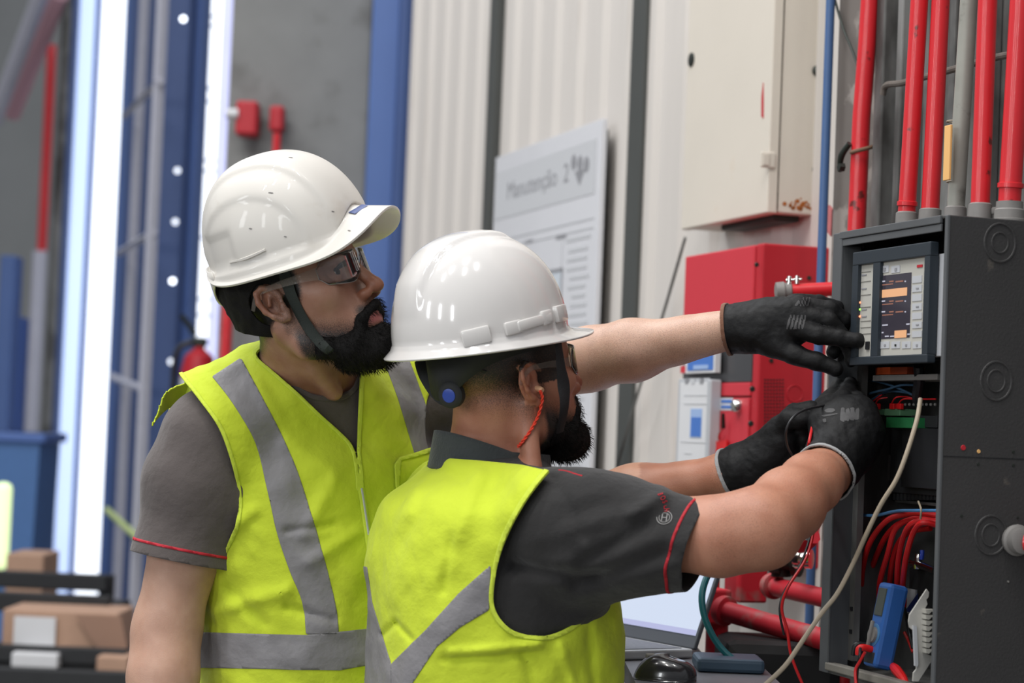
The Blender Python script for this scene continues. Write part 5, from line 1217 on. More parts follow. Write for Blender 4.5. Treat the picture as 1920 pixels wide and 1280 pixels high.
# sternomastoid and collarbone hints
F.cone(w(-.01, -.055, -.03), P(628, 735, 3.20), .012, .012, .02)
F.disp(lambda x, y, z: .0012*vnoise(x*30, y*30, z*30), .012)
V, Q = F.mesh(); V = smooth(V, Q, 1)
ql = localize(V, hoL, RL, sL_)
def hairmask(q, temple=.048, low=-.035):
    x, y, z = q[:, 0], q[:, 1], q[:, 2]; near = (np.linalg.norm(q, axis=1) < .2)
    side = np.clip((z-low-.35*np.clip(x+.02, -.1, .1))/.025, 0, 1)*np.clip((temple-x)/.01, 0, 1)*np.clip((.034+.9*(0-x)-(-z)-0*(x))/.012+1.5, 0, 1)
    return np.where(near & ((np.abs(y) < .068) | (np.hypot(x+.004, z-.004) > .031)), side, 0)
def beardmask(q, soft=.018):
    x, y, z = q[:, 0], q[:, 1], q[:, 2]; near = (np.linalg.norm(q, axis=1) < .2)
    cheek = -.012-.40*np.clip(x-.01, 0, 1); m_ = np.clip((cheek-z)/(soft*1.9), 0, 1)*np.clip((x-.004)/.012, 0, 1)*np.clip((z+.125)/.02, 0, 1)
    must = np.exp(-((z+.043)/.008)**2)*np.clip((x-.085)/.01, 0, 1)*(np.abs(y) < .034)
    side = np.clip((x+.004)/.006, 0, 1)*np.clip((.026-x)/.008, 0, 1)*np.clip((.045-z)/.01, 0, 1)*np.clip((z+.05)/.01, 0, 1)*.5
    return np.where(near, np.maximum(np.maximum(m_, must), side), 0)
def rudmask(q):
    x, y, z = q[:, 0], q[:, 1], q[:, 2]; near = (np.linalg.norm(q, axis=1) < .2)
    ear = np.exp(-((x+.014)**2+(z-.004)**2)/.022**2)*(np.abs(y) > .074); nose = np.exp(-((x-.118)**2+(z+.02)**2)/.02**2)*(np.abs(y) < .03)
    return np.where(near, np.maximum(ear*.25, nose*.4)+.12, .0)
def lipmask(q):
    x, y, z = q[:, 0], q[:, 1], q[:, 2]; return np.exp(-((z+.058)/.008)**4)*np.clip((x-.090)/.006, 0, 1)*np.clip((.023-np.abs(y))/.004, 0, 1)*(np.linalg.norm(q, axis=1) < .2)
hm = hairmask(ql); bmk = beardmask(ql)*.75
pxb, pyb = pxy(V)
bodyL = sdmesh('body', V, Q, M['skin_a'], Lroot, attrs={'hair': np.clip(np.maximum(np.maximum(hm, bmk), .17*(pxb > 1100)), 0, 1), 'ruddy_and_shade': rudmask(ql)+.55*(np.linalg.norm(V-hoL, axis=1) < .24)+.08*(pxb > 1000)+.30*(pxb < 450), 'lip': lipmask(ql)})  # extra tone on the head mixes tan with painted-in face shade
TL = bvh(V, Q); VL, QL, wL = V, Q, w
eyes(bodyL, w, RL, sL_, (.97, -.12, -.12))
# hair cap at the back and sides
Hf = Field(*[np.arange(hoL[i]-.15, hoL[i]+.17, .003, dtype=np.float32) for i in range(3)], far=.04)
Hf.ell(w(-.012, 0, .050), np.array((.101, .080, .085))*sL_, RL); Hf.ell(w(-.045, 0, -.005), np.array((.056, .063, .06))*sL_, RL, .02); Hf.ell(w(.022, 0, .05), np.array((.062, .0705, .05))*sL_, RL, .02)
Hf.disp(lambda x, y, z: .0018*vnoise(x*120, y*120, z*60), .012)
HV, HQ = Hf.mesh(); HT = tri(HQ); q = localize(HV, hoL, RL, sL_); x, y, z = q.T
reg = np.minimum(np.where(x < -.006, z+.036+.5*(x+.03), np.where(x < .022, z-.030, z-.034-.9*(x-.022)-0.)), .058-x)
ear = np.hypot(x+.010, z-.006)-.030
reg = np.where(np.abs(y) > .05, np.minimum(reg, ear), reg)
HV, HT = clip(HV, HT, reg); hairL = sdmesh('hair', HV, HT, M['hair'], Lroot, solid=.003)
def make_beard(parent, o, Rm, s, length, seed, strandn, drop=.0, fwd=.0):
    w = lambda x, y, z: o+s*(x*Rm[0]+y*Rm[1]+z*Rm[2])
    B = Field(*[np.arange(o[i]-.16, o[i]+.17, .0026, dtype=np.float32) for i in range(3)], far=.03)
    C_ = lambda a, b, ra, rb, k=.012: B.cone(w(*a), w(*b), ra*s, rb*s, k)
    for q in (-1, 1):
        C_((.022, q*.053, -.056), (.036, q*.046, -.074), .0085, .014); C_((.036, q*.046, -.074), (.066, q*.026, -.088), .015, .021)
        C_((.066, q*.026, -.088), (.086+fwd*.5, q*.006, -.092), .021, .022)
        C_((.107, q*.004, -.042), (.093, q*.026, -.054), .0072, .0072, .006); C_((.093, q*.026, -.054), (.082, q*.031, -.078), .0066, .010, .008)
        C_((.086, q*.020, -.084), (.094, q*.004, -.082), .011, .012, .01)
    B.ell(w(.086+fwd, 0, -.100-drop), np.array((.030, .032, .024+length))*s, Rm, .02)
    B.ell(w(.060, 0, -.102-drop*.6), np.array((.036, .036, .018))*s, Rm, .02)
    B.ell(w(.108, 0, -.0600), np.array((.018, .019, .0078))*s, Rm, .004, 'cut')
    B.disp(lambda x, y, z: .0016*vnoise(x*90, y*90, z*55)+.0010*vnoise(x*220, y*220, z*140), .02)
    BV, BQ = B.mesh(); BV = smooth(BV, BQ, 1); ob = sdmesh('beard', BV, BQ, M['hair'], parent)
    Nn = vnormals(BV, BQ); c = w(.02, 0, -.03)
    dv = unit(Rm[0]*.55-Rm[2]*.85)
    st = strands(BV, Nn, lambda V_: np.ones(len(V_), bool), strandn, .005*s, .010*s, lambda p, n: .38*n+.9*dv, seed=seed)
    so = st.build('beard_strands', M['hair'], ob); so['kind'] = 'stuff'
    return ob, BV, BQ
beardL, BVL, BQL = make_beard(Lroot, hoL, RL, sL_, .002, 5, 4200, drop=-.001, fwd=.004)
def surf_ribbon(tree, pts, width, off, th, name, material, parent, n=5):
    pp, nn = [], []
    for p in pts:
        h, nr_ = hit(tree, p[0], p[1], off)
        if h is None: h = P(p[0], p[1], p[2] if len(p) > 2 else 3.1); nr_ = -_fw
        elif len(p) > 2: h = P(p[0], p[1], p[2])
        pp.append(h); nn.append(nr_)
    return ribbon(pp, nn, width, th, n).build(name, material, parent, True)
# eyebrow
surf_ribbon(TL, [(626, 507), (638, 497), (652, 491), (668, 485)], [.004, .010, .011, .007], .001, .0022, 'eyebrow', M['brow'], bodyL)
# hard hat
def ridgeL(x, y, z, th, al):
    d = 0
    t = abs(y)                                  # raised crown band bounded by a curved step each side
    d += .0045/(1+math.exp((t-.052-.02*math.cos(al)*0)/.0016))*min(1, z/.03)
    e1 = math.hypot((x+.005)/.085, (z-.012)/.075)  # recessed side field
    if t > .05: d += -.0032/(1+math.exp((e1-1)/.02))
    e2 = max(abs(x+.055)/.03, abs(z-.028)/.022)
    if t > .05: d += -.0035/(1+math.exp((e2-1)/.06))
    return d
bump = lambda a, c, w_: math.exp(-((((a-c+math.pi) % (2*math.pi))-math.pi)/w_)**2)
hatL, ocL, RHL, HVL = helmet(Lroot, hoL, RL, sL_, (.004, 0, .074), R_(-4), .124, .104, .104, .136,
    lambda a: -.014+.048*bump(a, 0, .46)+.038*bump(a, math.pi, .75), lambda a: .0055+.046*bump(a, 0, .72)**1.2, lambda a: -.004-.012*bump(a, 0, .8), M['helmet_old'], ridgeL, roll=R_(5))
TH_L = bvh(*HVL)
surf_ribbon(TH_L, [(660, 401), (684, 386)], [.014, .014], .0016, .0006, 'blue_label', mat('navy_label', s2l(48, 66, 120), .4), hatL)
surf_ribbon(TH_L, [(432, 492), (462, 484), (498, 468)], [.003, .005, .004], .001, .002, 'vent_slot', M['helmet_old'], hatL)
for (x, y, a_) in ((545, 295, 8), (508, 361, 9), (470, 428, 6), (535, 443, 5), (624, 396, 5), (655, 432, 5)):
    surf_ribbon(TH_L, [(x-a_/2, y), (x+a_/2, y+1)], [.0010, .0022, .0010], .0006, .0002, 'scuff_mark', M['fitting'], hatL)
# inner headband and nape pad under the shell
def band(parent, o, Rm, s, c, rx, ry, z0f, z1f, name, material, a0=0, a1=2*math.pi, n=60, th=.003):
    v = []; f = []; al = np.linspace(a0, a1, n)
    for a_ in al:
        for zf in (z0f, z1f):
            p = (c[0]+rx*math.cos(a_), ry*math.sin(a_), zf(a_)); v.append(o+s*(p[0]*Rm[0]+p[1]*Rm[1]+p[2]*Rm[2]))
    for i in range(n-1): f.append((2*i, 2*i+2, 2*i+3, 2*i+1))
    return sdmesh(name, np.array(v), np.array(f), material, parent, solid=th)
ngR = RHL
band(hatL, ocL, ngR, sL_, (0, 0), .1150, .108, lambda a: .006-.054*bump(a, math.pi, .8), lambda a: -.002+.018*bump(a, math.pi, .8), 'nape_guard', M['helmet_old'], a0=math.pi-.85, a1=math.pi+.85)
band(hatL, hoL, RL, sL_, (-.010, 0), .094, .080, lambda a: .075-.072*bump(a, math.pi, .9), lambda a: .100-.02*bump(a, math.pi, .9), 'headband', mat('navy_headband', (.015, .02, .035), .6))
# chin strap
surf_ribbon(TL, [(524, 492), (538, 525), (550, 555), (570, 598), (594, 636), (624, 660), (662, 676)], [.019, .019, .018, .016, .015, .014, .012], .004, .0016, 'chin_strap', M['strap'], hatL)
gls = wrapglasses(Lroot, w, RL, sL_)
gls.name = 'safety_glasses'
# tee shirt
def clothfold(dirs):
    def fn(x, y, z):
        d = 0
        for (ax, ac, a1_, a2_, amp, ph) in dirs:
            u = x*ax[0]+y*ax[1]+z*ax[2]; v = x*ac[0]+y*ac[1]+z*ac[2]; d = d+amp*vnoise(u*a1_+ph, v*a2_+ph*1.7, (x+y)*3+ph)
        return d
    return fn
F = Field(axis_coords(-.80, .10, .0050), axis_coords(3.0, 3.62, .0055), axis_coords(.95, 1.62, .0050))
F.loft(Lrows, FL, k=.03, off=.008)
F.cone(P(562, 712, 3.27), shR+np.array([0, 0, .012]), .050, .060, .05); F.cone(P(640, 712, 3.31), shL+np.array([0, 0, .01]), .05, .058, .05)
hemL = P(334, 1049, 3.205); F.chain([shR, P(362, 915, 3.215), hemL, P(327, 1110, 3.2)], [.066, .068, .0605, .059], .045)
axR = unit(P(321, 1110, 3.2)-P(354, 960, 3.21))
hem2 = P(985, 700, 3.39); F.chain([shL, hem2], [.068, .062], .04)
F.disp(clothfold([((1, 0, .5), (.3, 0, 1), 5, 22, .0035, 1.3), ((1, 0, -.7), (.7, 0, 1), 6, 16, .0030, 7.7)]), .03)
V, Q = F.mesh(); V = smooth(V, Q, 2); T = tri(Q)
px_, py_ = pxy(V); 
g1 = (hemL-V) @ axR+.0; g1 = np.where((px_ < 470) & (V[:, 2] < shR[2]), g1, 1); V, T = clip(V, T, g1)
axl = unit(elL-shL); g2 = (hem2-V) @ axl; V, T = clip(V, T, g2)
px_, py_ = pxy(V); nk = -polysd(px_, py_, [(505, 655), (545, 715), (566, 731), (595, 742), (634, 742), (661, 728), (675, 696), (700, 600), (480, 560)]); V, T = clip(V, T, nk*.001)
px_, py_ = pxy(V); nk2 = np.linalg.norm((V-nb)[:, :2], axis=1)-.066; V, T = clip(V, T, np.where(V[:, 2] > nb[2], nk2, 1))
V, T = clip(V, T, V[:, 2]-.98)
teeL = sdmesh('tee_shirt', V, T, M['tee_grey'], Lroot, solid=.002)
dh_ = (hemL-V) @ axR; px_, py_ = pxy(V); near = (px_ < 470) & (V[:, 2] < shR[2])
Vp, Tp, (d2,) = clip(offset(V, T, .0012), T, np.where(near, dh_-.0165, -1), keep=(dh_,)); Vp, Tp = clip(Vp, Tp, .0205-d2)
sdmesh('sleeve_piping', Vp, Tp, M['piping'] if 'piping' in M else M.setdefault('piping', mat('red_piping', s2l(176, 30, 46), .7)), teeL, solid=.001)
ring = [P(x, y, 1) for x, y in ()]
TT = bvh(V, T); pts = []; nn = []
for x, y in ((538, 708), (552, 723), (570, 737), (596, 746), (634, 746), (661, 732), (675, 706)):
    h, n_ = hit(TT, x, y, .0015)
    if h is not None: pts.append(h); nn.append(n_)
if len(pts) > 3: ribbon(pts, nn, [.009]*3, .0022).build('neck_rib', M['tee_grey'], teeL, True)
# vest
def vest_parts(root, V, T, keepg, tapes, binds, seamw=8, name='vest'):
    V1, T1 = clip(V, T, keepg); vo = sdmesh(name, V1, T1, M['vest'], root, solid=.0022)
    px_, py_ = pxy(V1); vis = vnormals(V1, T1) @ _fw < .12; Vo = offset(V1, T1, .0017)
    for poly in tapes:
        g = np.where(vis, polysd(px_, py_, poly), -30.); Vt, Tt = clip(Vo, T1, g); sdmesh('reflective_tape', Vt, Tt, M['tape'], vo, solid=.0006)
    return vo, V1, T1
F = Field(axis_coords(-.62, .06, .0042), axis_coords(3.02, 3.62, .0048), axis_coords(1.0, 1.62, .0042))
F.loft(Lrows, FL, k=.03, off=.019)
shRv = P(374, 778, 3.222)
F.cone(P(555, 703, 3.262), shRv, .054, .062, .05); F.cone(P(640, 705, 3.31), shL+np.array([0, 0, .012]), .052, .058, .05)
def foldL(x, y, z):
    d = .0065*vnoise(x*9+z*5+3, y*7, z*7)+.0045*vnoise(x*20-z*12, y*14, z*18+x*10)+.0022*vnoise(x*48+z*30, y*30, z*40)
    return d
F.chain([shR, P(362, 915, 3.215)], [.078, .080], .045); F.cone(P(562, 712, 3.27), shR+np.array([0, 0, .012]), .060, .071, .05)
F.chain([shL, hem2], [.078, .070], .04)
F.disp(foldL, .03)
for (a_, b_, r_, dp_) in (((430, 1130), (560, 1090), .010, 1), ((440, 1000), (500, 950), .010, 1), ((560, 985), (640, 975), .006, -1), ((640, 900), (590, 990), .012, 1), ((560, 1120), (640, 1145), .007, -1), ((450, 1090), (520, 1150), .010, -1), ((600, 1040), (680, 990), .010, 1), ((560, 830), (640, 880), .014, 1)):
    A_, B_ = P(a_[0], a_[1], LD), P(b_[0], b_[1], LD)
    def fn(x, y, z, A_=A_, B_=B_, r_=r_, dp_=dp_):
        ab = (B_-A_)[[0, 2]]; t = np.clip(((x-A_[0])*ab[0]+(z-A_[2])*ab[1])/(ab@ab), 0, 1); dd = np.hypot(x-A_[0]-t*ab[0], z-A_[2]-t*ab[1]); return -dp_*.0065*np.exp(-(dd/r_)**2)*(y < LD)
    F.disp(fn, .03)
V, Q = F.mesh(); V = smooth(V, Q, 2); T = tri(Q); px_, py_ = pxy(V)
side = (V-P(600, 900, LD))[:, :2] @ np.array([-FL[1], FL[0]])     # + = his left
frontc = (V-P(600, 900, LD))[:, :2] @ FL
ahR = spline([(335, 700), (348, 718), (372, 748), (410, 802), (434, 868), (447, 930), (445, 972), (430, 1012), (402, 1068), (386, 1112)], 5)
polyR = list(map(tuple, ahR))+[(150, 1112), (150, 560), (300, 640)]
gR = -polysd(px_, py_, polyR)
ahB = -(.085-np.hypot(side+.205, (V[:, 2]-shR[2]+.05)*.8))*800       # back edge of the same armhole
gR = np.where(frontc > -.03, gR, ahB)
gLft = (np.hypot(side-.215, (V[:, 2]-shL[2]+.045)*.75)-.085)*800
neck = list(map(tuple, spline([(494, 652), (482, 668), (520, 702), (560, 737), (600, 775), (640, 812), (662, 840), (671, 880), (673, 915)], 4)))+[(675, 912), (669, 845), (672, 770), (676, 690), (690, 640), (600, 560), (500, 600)]
gN = np.where(frontc > .0, -polysd(px_, py_, neck), 99)
nkc = (np.linalg.norm((V-nb)[:, :2], axis=1)-.085)*800; gN = np.minimum(gN, np.where((V[:, 2] > nb[2]-.01) & (frontc <= .03), nkc, 99))
zb_ = np.where(True, (V[:, 2]-1.02)*800, 99)
keep = np.minimum.reduce([gR, gLft, gN, zb_])
tapesL = [list(map(tuple, spline([(398, 707), (440, 762), (478, 830), (502, 920), (520, 1000), (545, 1075), (567, 1130), (573, 1180), (573, 1189)], 4)))+list(map(tuple, spline([(634, 1187), (632, 1150), (620, 1095), (600, 1020), (570, 920), (540, 840), (500, 760), (452, 672)], 4))),
          [(718, 676), (745, 748), (776, 850), (820, 845), (795, 750), (764, 668)],
          [(360, 1184), (573, 1190), (690, 1178), (720, 1174), (720, 1240), (636, 1256), (360, 1251)]]
vestL, V1, T1 = vest_parts(Lroot, V, T, keep, tapesL, None)
px_, py_ = pxy(V1); vis = vnormals(V1, T1) @ _fw < .2
dR = np.abs(polysd(px_, py_, polyR)); dN = np.abs(polysd(px_, py_, neck)); fr_ = (V1-P(600, 900, LD))[:, :2] @ FL > -.03
g = np.where(vis & fr_, 6.5-np.minimum(dR, dN), -5); Vb, Tb = clip(offset(V1, T1, .0022), T1, g); sdmesh('binding', Vb, Tb, M['vest_trim'], vestL, solid=.001)
TV = bvh(V1, T1)
for nm_, poly, of_, mt_ in (('chest_pocket', [(736, 872), (746, 858), (826, 834), (836, 850), (800, 930), (744, 918)], .0045, 'vest'), ('pocket_binding', [(736, 874), (746, 858), (826, 834), (830, 842), (748, 866), (744, 918), (738, 916)], .0062, 'vest_trim')):
    Vt, Tt = clip(offset(V1, T1, of_), T1, np.where(vis, polysd(px_, py_, poly), -30.)); sdmesh(nm_, Vt, Tt, M[mt_], vestL, solid=.001)
zp = []; zn = []
for y in range(915, 1245, 22):
    h, n_ = hit(TV, 676+(y-915)*.155, y, .002)
    if h is not None and pxy(h)[0] < 745: zp.append(h); zn.append(n_)
ribbon(zp, zn, [.012]*2, .0015).build('zip_tape', M['vest_trim'], vestL, True)
ribbon([p+n_*.0015 for p, n_ in list(zip(zp, zn))[:5]], zn[:5], [.0035]*2, .0014).build('zip_teeth', M['lightgrey'], vestL, True)
# back flap of the vest beyond the shoulder
fl = [P(345, 714, 3.26), P(327, 742, 3.29), P(312, 772, 3.31), P(304, 800, 3.32), P(306, 818, 3.33)]
ribbon([p+np.array([.012, 0, -.004]) for p in fl], [unit((-.6, -.8, .2))]*5, [.016, .034, .034, .026, .012], .0015).build('armhole_edge', M['vest_trim'], vestL, True)
# trousers and boots (below the picture)
def legs(root, c, Fv, top, sh=0.):
    T_ = Field(*[np.arange(lo, hi, .012, dtype=np.float32) for lo, hi in ((c[0]-.35, c[0]+.35), (c[1]-.35, c[1]+.35), (.02, top+.03))], far=.06)
    T_.ell((c[0], c[1], top-.08), (.175, .15, .12), None, .03)
    for q in (-1, 1):
        hp = np.array([c[0], c[1], .86])+q*.085*np.array([-Fv[1], Fv[0], 0]); T_.chain([hp, hp+np.array([0, 0, -.40]), hp+np.array([0, 0, -.78])], [.115, .085, .075], .04)
    T_.disp(lambda x, y, z: .006*vnoise(x*12, y*12, z*16), .03); V, Q = T_.mesh(); V = smooth(V, Q, 2); V, T2 = clip(V, tri(Q), V[:, 2]-.09); V, T2 = clip(V, T2, top-V[:, 2]); sdmesh('trousers', V, T2, M['trousers'], root, solid=.003)
    for q in (-1, 1):
        hp = np.array([c[0], c[1], 0])+q*.085*np.array([-Fv[1], Fv[0], 0]); B = Field(*[np.arange(lo, hi, .008, dtype=np.float32) for lo, hi in ((hp[0]-.28, hp[0]+.28), (hp[1]-.28, hp[1]+.28), (-.03, .2))], far=.05)
        B.cone(hp+np.array([0, 0, .05]), hp+np.array([0, 0, .16]), .058, .055, .02); B.cone(hp+np.array([0, 0, .048]), hp+np.array([Fv[0]*.17, Fv[1]*.17, .042]), .05, .048, .03)
        V, Q = B.mesh(); V, T2 = clip(V, tri(Q), .165-V[:, 2]); V[:, 2] = np.maximum(V[:, 2], .001); sdmesh('boot', V, T2, M['boot'], root, solid=.003)
legs(Lroot, (zc[1], zc[2]), FL, 1.02)
# left glove, pointing at the terminals
make_glove(Lroot,
    [[(1400, 613, 3.215, .031), (1440, 606, 3.20, .030), (1478, 600, 3.185, .026)], [(1430, 590, 3.205, .022), (1500, 578, 3.18, .018)], [(1420, 630, 3.20, .024), (1462, 640, 3.19, .021), (1500, 615, 3.18, .020)]],
    [[(1490, 612, 3.17, .017), (1535, 628, 3.155, .0135), (1575, 633, 3.15, .0115), (1608, 638, 3.145, .0100), (1614, 639, 3.145, .0095)],
     [(1498, 590, 3.175, .0165), (1553, 602, 3.165, .0130), (1578, 628, 3.17, .0115), (1596, 662, 3.175, .0095), (1596, 676, 3.175, .009)],
     [(1500, 577, 3.185, .016), (1556, 580, 3.18, .0125), (1582, 600, 3.185, .0115), (1570, 640, 3.19, .0100), (1562, 660, 3.19, .0095)],
     [(1490, 570, 3.195, .015), (1536, 567, 3.20, .0115), (1568, 578, 3.205, .0105), (1575, 610, 3.21, .0095)]],
    [(1440, 640, 3.19, .020), (1490, 665, 3.17, .0145), (1532, 678, 3.16, .0125), (1566, 691, 3.155, .0108)],
    [(1362, 617, 3.225, .0375), (1400, 613, 3.215, .0330), (1425, 612, 3.21, .0315)], M['cuff_brown'],
    [[(1489, 573), (1497, 563), (1500, 566), (1494, 575)]]+[[(1499+i*6, 575), (1505+i*6, 558), (1508+i*6, 558), (1502+i*6, 575)] for i in range(3)]+[[(1474+i*7, 617), (1481+i*7, 590), (1484.5+i*7, 590), (1478+i*7, 617)] for i in range(5)])
# ================================================================= MAN WORKING AT THE PANEL (person in front)
RD = 3.10
Rroot = empty('person', (P(922, 1200, RD)[0], P(922, 1200, RD)[1], 0), 'man in a clean glossy white hard hat, back turned, both gloves in the open panel', 'person')
FR = np.array([math.cos(R_(22)), math.sin(R_(22))])
Rrows = rows([(838, 925, .060, .058, 3.115), (893, 922, .096, .080), (924, 920, .138, .108), (940, 918, .168, .125), (1000, 917, .180, .140), (1060, 918, .182, .150), (1150, 922, .180, .155), (1280, 925, .176, .157)], RD)
zr_ = Rrows[-1]; Rrows += [(1.0, zr_[1], zr_[2], .176, .150), (.90, zr_[1], zr_[2], .172, .14), (.80, zr_[1], zr_[2], .15, .11)]
hoR = P(951, 721, 3.10); RR = frame((math.cos(R_(34))*math.cos(R_(13)), math.sin(R_(34))*math.cos(R_(13)), math.sin(R_(13)))); sR_ = 1.02
s1_ = P(1050, 984, 2.945); e1_ = P(1432, 990, 2.875); w1_ = P(1552, 880, 3.05)
s2_ = P(852, 955, 3.26); e2_ = P(1115, 950, 3.285); w2_ = P(1372, 888, 3.185)
F = Field(axis_coords(-.32, .52, .0065, [(hoR[0]-.13, hoR[0]+.15, .0024)]), axis_coords(2.72, 3.50, .0065, [(hoR[1]-.12, hoR[1]+.14, .0027)]), axis_coords(.0, 1.75, .0065, [(0.001, .9, .02), (hoR[2]-.12, hoR[2]+.10, .0024)]))
F.loft(Rrows, FR, k=.03, off=-.006)
nbR = P(925, 862, 3.115)
F.chain([hoR+RR[0]*-.025+RR[2]*-.02, P(932, 800, 3.105), nbR], [.060, .061, .070], .02)
F.cone(P(945, 925, 3.07), s1_+np.array([0, 0, .004]), .042, .055, .04); F.cone(P(890, 922, 3.15), s2_+np.array([0, 0, .004]), .042, .052, .04)
F.chain([s1_, P(1240, 1000, 2.91), P(1350, 1005, 2.885), P(1418, 990, 2.875)], [.058, .047, .0495, .0495], .03)
F.chain([P(1425, 988, 2.875), P(1478, 945, 2.93), P(1520, 905, 2.99), w1_, P(1572, 860, 3.07)], [.0495, .0465, .0395, .0335, .031], .025)
F.cone(P(1448, 1012, 2.88), P(1440, 985, 2.87), .030, .034, .03)
F.chain([s2_, e2_], [.06, .046], .03); F.chain([e2_, P(1195, 925, 3.25), w2_, P(1400, 872, 3.175)], [.045, .0405, .0285, .027], .03)
for q in (-1, 1):
    hp = np.array([zr_[1], zr_[2], .86])+q*.085*np.array([-FR[1], FR[0], 0]); F.chain([hp, hp+np.array([0, 0, -.40]), hp+np.array([0, 0, -.78])], [.09, .06, .045], .03)
    F.cone(hp+np.array([0, 0, -.81]), hp+np.array([FR[0]*.16, FR[1]*.16, -.815]), .042, .036, .03)
w = head_prims(F, hoR, RR, sR_)
F.cone(w(-.012, -.056, -.030), P(1000, 868, 3.03), .012, .012, .02)
F.disp(lambda x, y, z: .0012*vnoise(x*30, y*30, z*30), .012)
V, Q = F.mesh(); V = smooth(V, Q, 1); ql = localize(V, hoR, RR, sR_)
x, y, z = ql.T; near = np.linalg.norm(ql, axis=1) < .2
fade = np.clip((z+.050+.4*(x+.05))/.075, 0, 1)*np.clip((.062-x)/.012, 0, 1); fade = np.where((x > -.01) & (z < .0), 0, fade)
fade = np.where(near & ((np.abs(y) < .070) | (np.hypot(x+.012, z-.004) > .030)), np.minimum(fade*.85, .80), 0)
bm_ = beardmask(ql)*.9
pxb, pyb = pxy(V)
bodyR = sdmesh('body', V, Q, M['skin_b'], Rroot, attrs={'hair': np.clip(np.maximum(np.maximum(fade, bm_), .15*(pxb > 1330)), 0, 1), 'ruddy_and_shade': rudmask(ql)+.42*(np.linalg.norm(V-hoR, axis=1) < .24)+.5*((pxb > 1200)), 'lip': lipmask(ql)})
TR = bvh(V, Q); eyes(bodyR, w, RR, sR_, (.98, 0, -.15))
beardR, BVR, BQR = make_beard(Rroot, hoR, RR, sR_, .003, 9, 3000, drop=.0, fwd=.004)
def ridgeR(x, y, z, th, al):
    t = abs(y); d = .0058/(1+math.exp((t-.033)/.0014))*min(1, max(0, (z-.035)/.045))/(1+math.exp((x-.045)/.004))
    return d
hatR, ocR, RHR, HVR = helmet(Rroot, hoR, RR, sR_, (-.034, 0, .078), R_(-2.5), .130, .126, .112, .142,
    lambda a: -.004+.004*bump(a, 0, .5), lambda a: .0095+.036*bump(a, 0, .62)+.002*bump(a, math.pi, .7), lambda a: -.010+.001*bump(a, 0, .6), M['helmet_new'], ridgeR, pw_=2.12)
TH_R = bvh(*HVR)
# moulded slot blocks low on the shell
def block(x0, y0, x1, y1, hgt, th_=.007):
    m0, n0 = hit(TH_R, (x0+x1)/2, (y0+y1)/2); a, _ = hit(TH_R, x0, y0); b_, _ = hit(TH_R, x1, y1)
    if m0 is None or a is None or b_ is None: return None
    u = unit(b_-a); n0 = unit(n0-u*(n0@u)); v_ = np.cross(n0, u); wd = np.linalg.norm(b_-a)
    Mx = Matrix(((u[0], v_[0], n0[0], m0[0]), (u[1], v_[1], n0[1], m0[1]), (u[2], v_[2], n0[2], m0[2]), (0, 0, 0, 1)))
    b = MB(); b.box((-wd/2, -hgt/2, -.008), (wd/2, hgt/2, th_), bev=.0035); return b.build('slot_block', M['helmet_new'], hatR, True, Mx)
block(866, 637, 920, 624, .024, .005); block(946, 618, 978, 610, .019, .005); block(970, 612, 1034, 594, .015, .0045); block(1014, 598, 1034, 592, .021, .005); block(1040, 590, 1058, 585, .024, .006)
band(hatR, hoR, RR, sR_, (-.012, 0), .103, .083, lambda a: .050-.052*bump(a, math.pi, .75), lambda a: .095-.02*bump(a, math.pi, .9), 'headband', M['black_matt'])
surf_ribbon(TR, [(795, 672, 3.14), (806, 700, 3.12), (830, 735, 3.09), (858, 748, 3.07), (884, 728, 3.035), (902, 690, 3.01)], [.030, .034, .034, .030, .026, .024], .004, .003, 'nape_strap', M['black_matt'], hatR)
kn = w(-.104, -.020, .006); kd = unit(-RR[0]*.8-RR[1]*.45)
MB().lathe(kn, kd, [(0, .019), (.010, .019), (.013, .016), (.014, .012)], seg=28).build('ratchet_knob', M['black_matt'], hatR, True)
MB().lathe(kn+kd*.010, kd, [(0, .0105), (.005, .0100), (.006, .007)], seg=20).build('blue_button', mat('blue_button', s2l(52, 78, 170), .35), hatR, True)
surf_ribbon(TR, [(1044, 632, 3.02), (1048, 655, 3.02), (1052, 690, 3.022), (1057, 725, 3.025), (1058, 765, 3.02), (1050, 810, 3.03)], [.022, .020, .019, .022, .024, .022], .004, .0018, 'chin_strap', M['strap_black'], hatR)
gR_ = wrapglasses(Rroot, w, RR, sR_); gR_.name = 'safety_glasses'
# ear plug on its cord
h0, n0 = hit(TR, 1006, 727, .0)
MB().lathe(h0+n0*-.004, unit(n0*.6+np.array([.8, -.2, -.3])), [(0, .0048), (.011, .0042), (.013, .0030)], seg=14).build('ear_plug', mat('beige_plug', s2l(232, 180, 140), .5), Rroot, True)
cp_ = [h0+n0*.007+np.array([.005, 0, -.004])]
for q in ((1013, 750), (1006, 778), (996, 804), (984, 826), (976, 836)):
    hh, nn_ = hit(TR, q[0], q[1], .004); cp_.append(hh if hh is not None else P(q[0], q[1], 3.02))
cs = spline(cp_, 10); b = MB()
for ph in (0, math.pi):
    pts = []
    for i, p in enumerate(cs):
        t = unit(cs[min(i+1, len(cs)-1)]-cs[max(i-1, 0)]); a_ = unit(np.cross(t, (0, 1, .2))); c_ = np.cross(t, a_); g = i*.85+ph; pts.append(p+.0013*(math.cos(g)*a_+math.sin(g)*c_))
    b.tube(pts, .0013, seg=7, sub=1)
b.build('ear_plug_cord', mat('orange_cord', s2l(240, 70, 44), .5), Rroot, True)
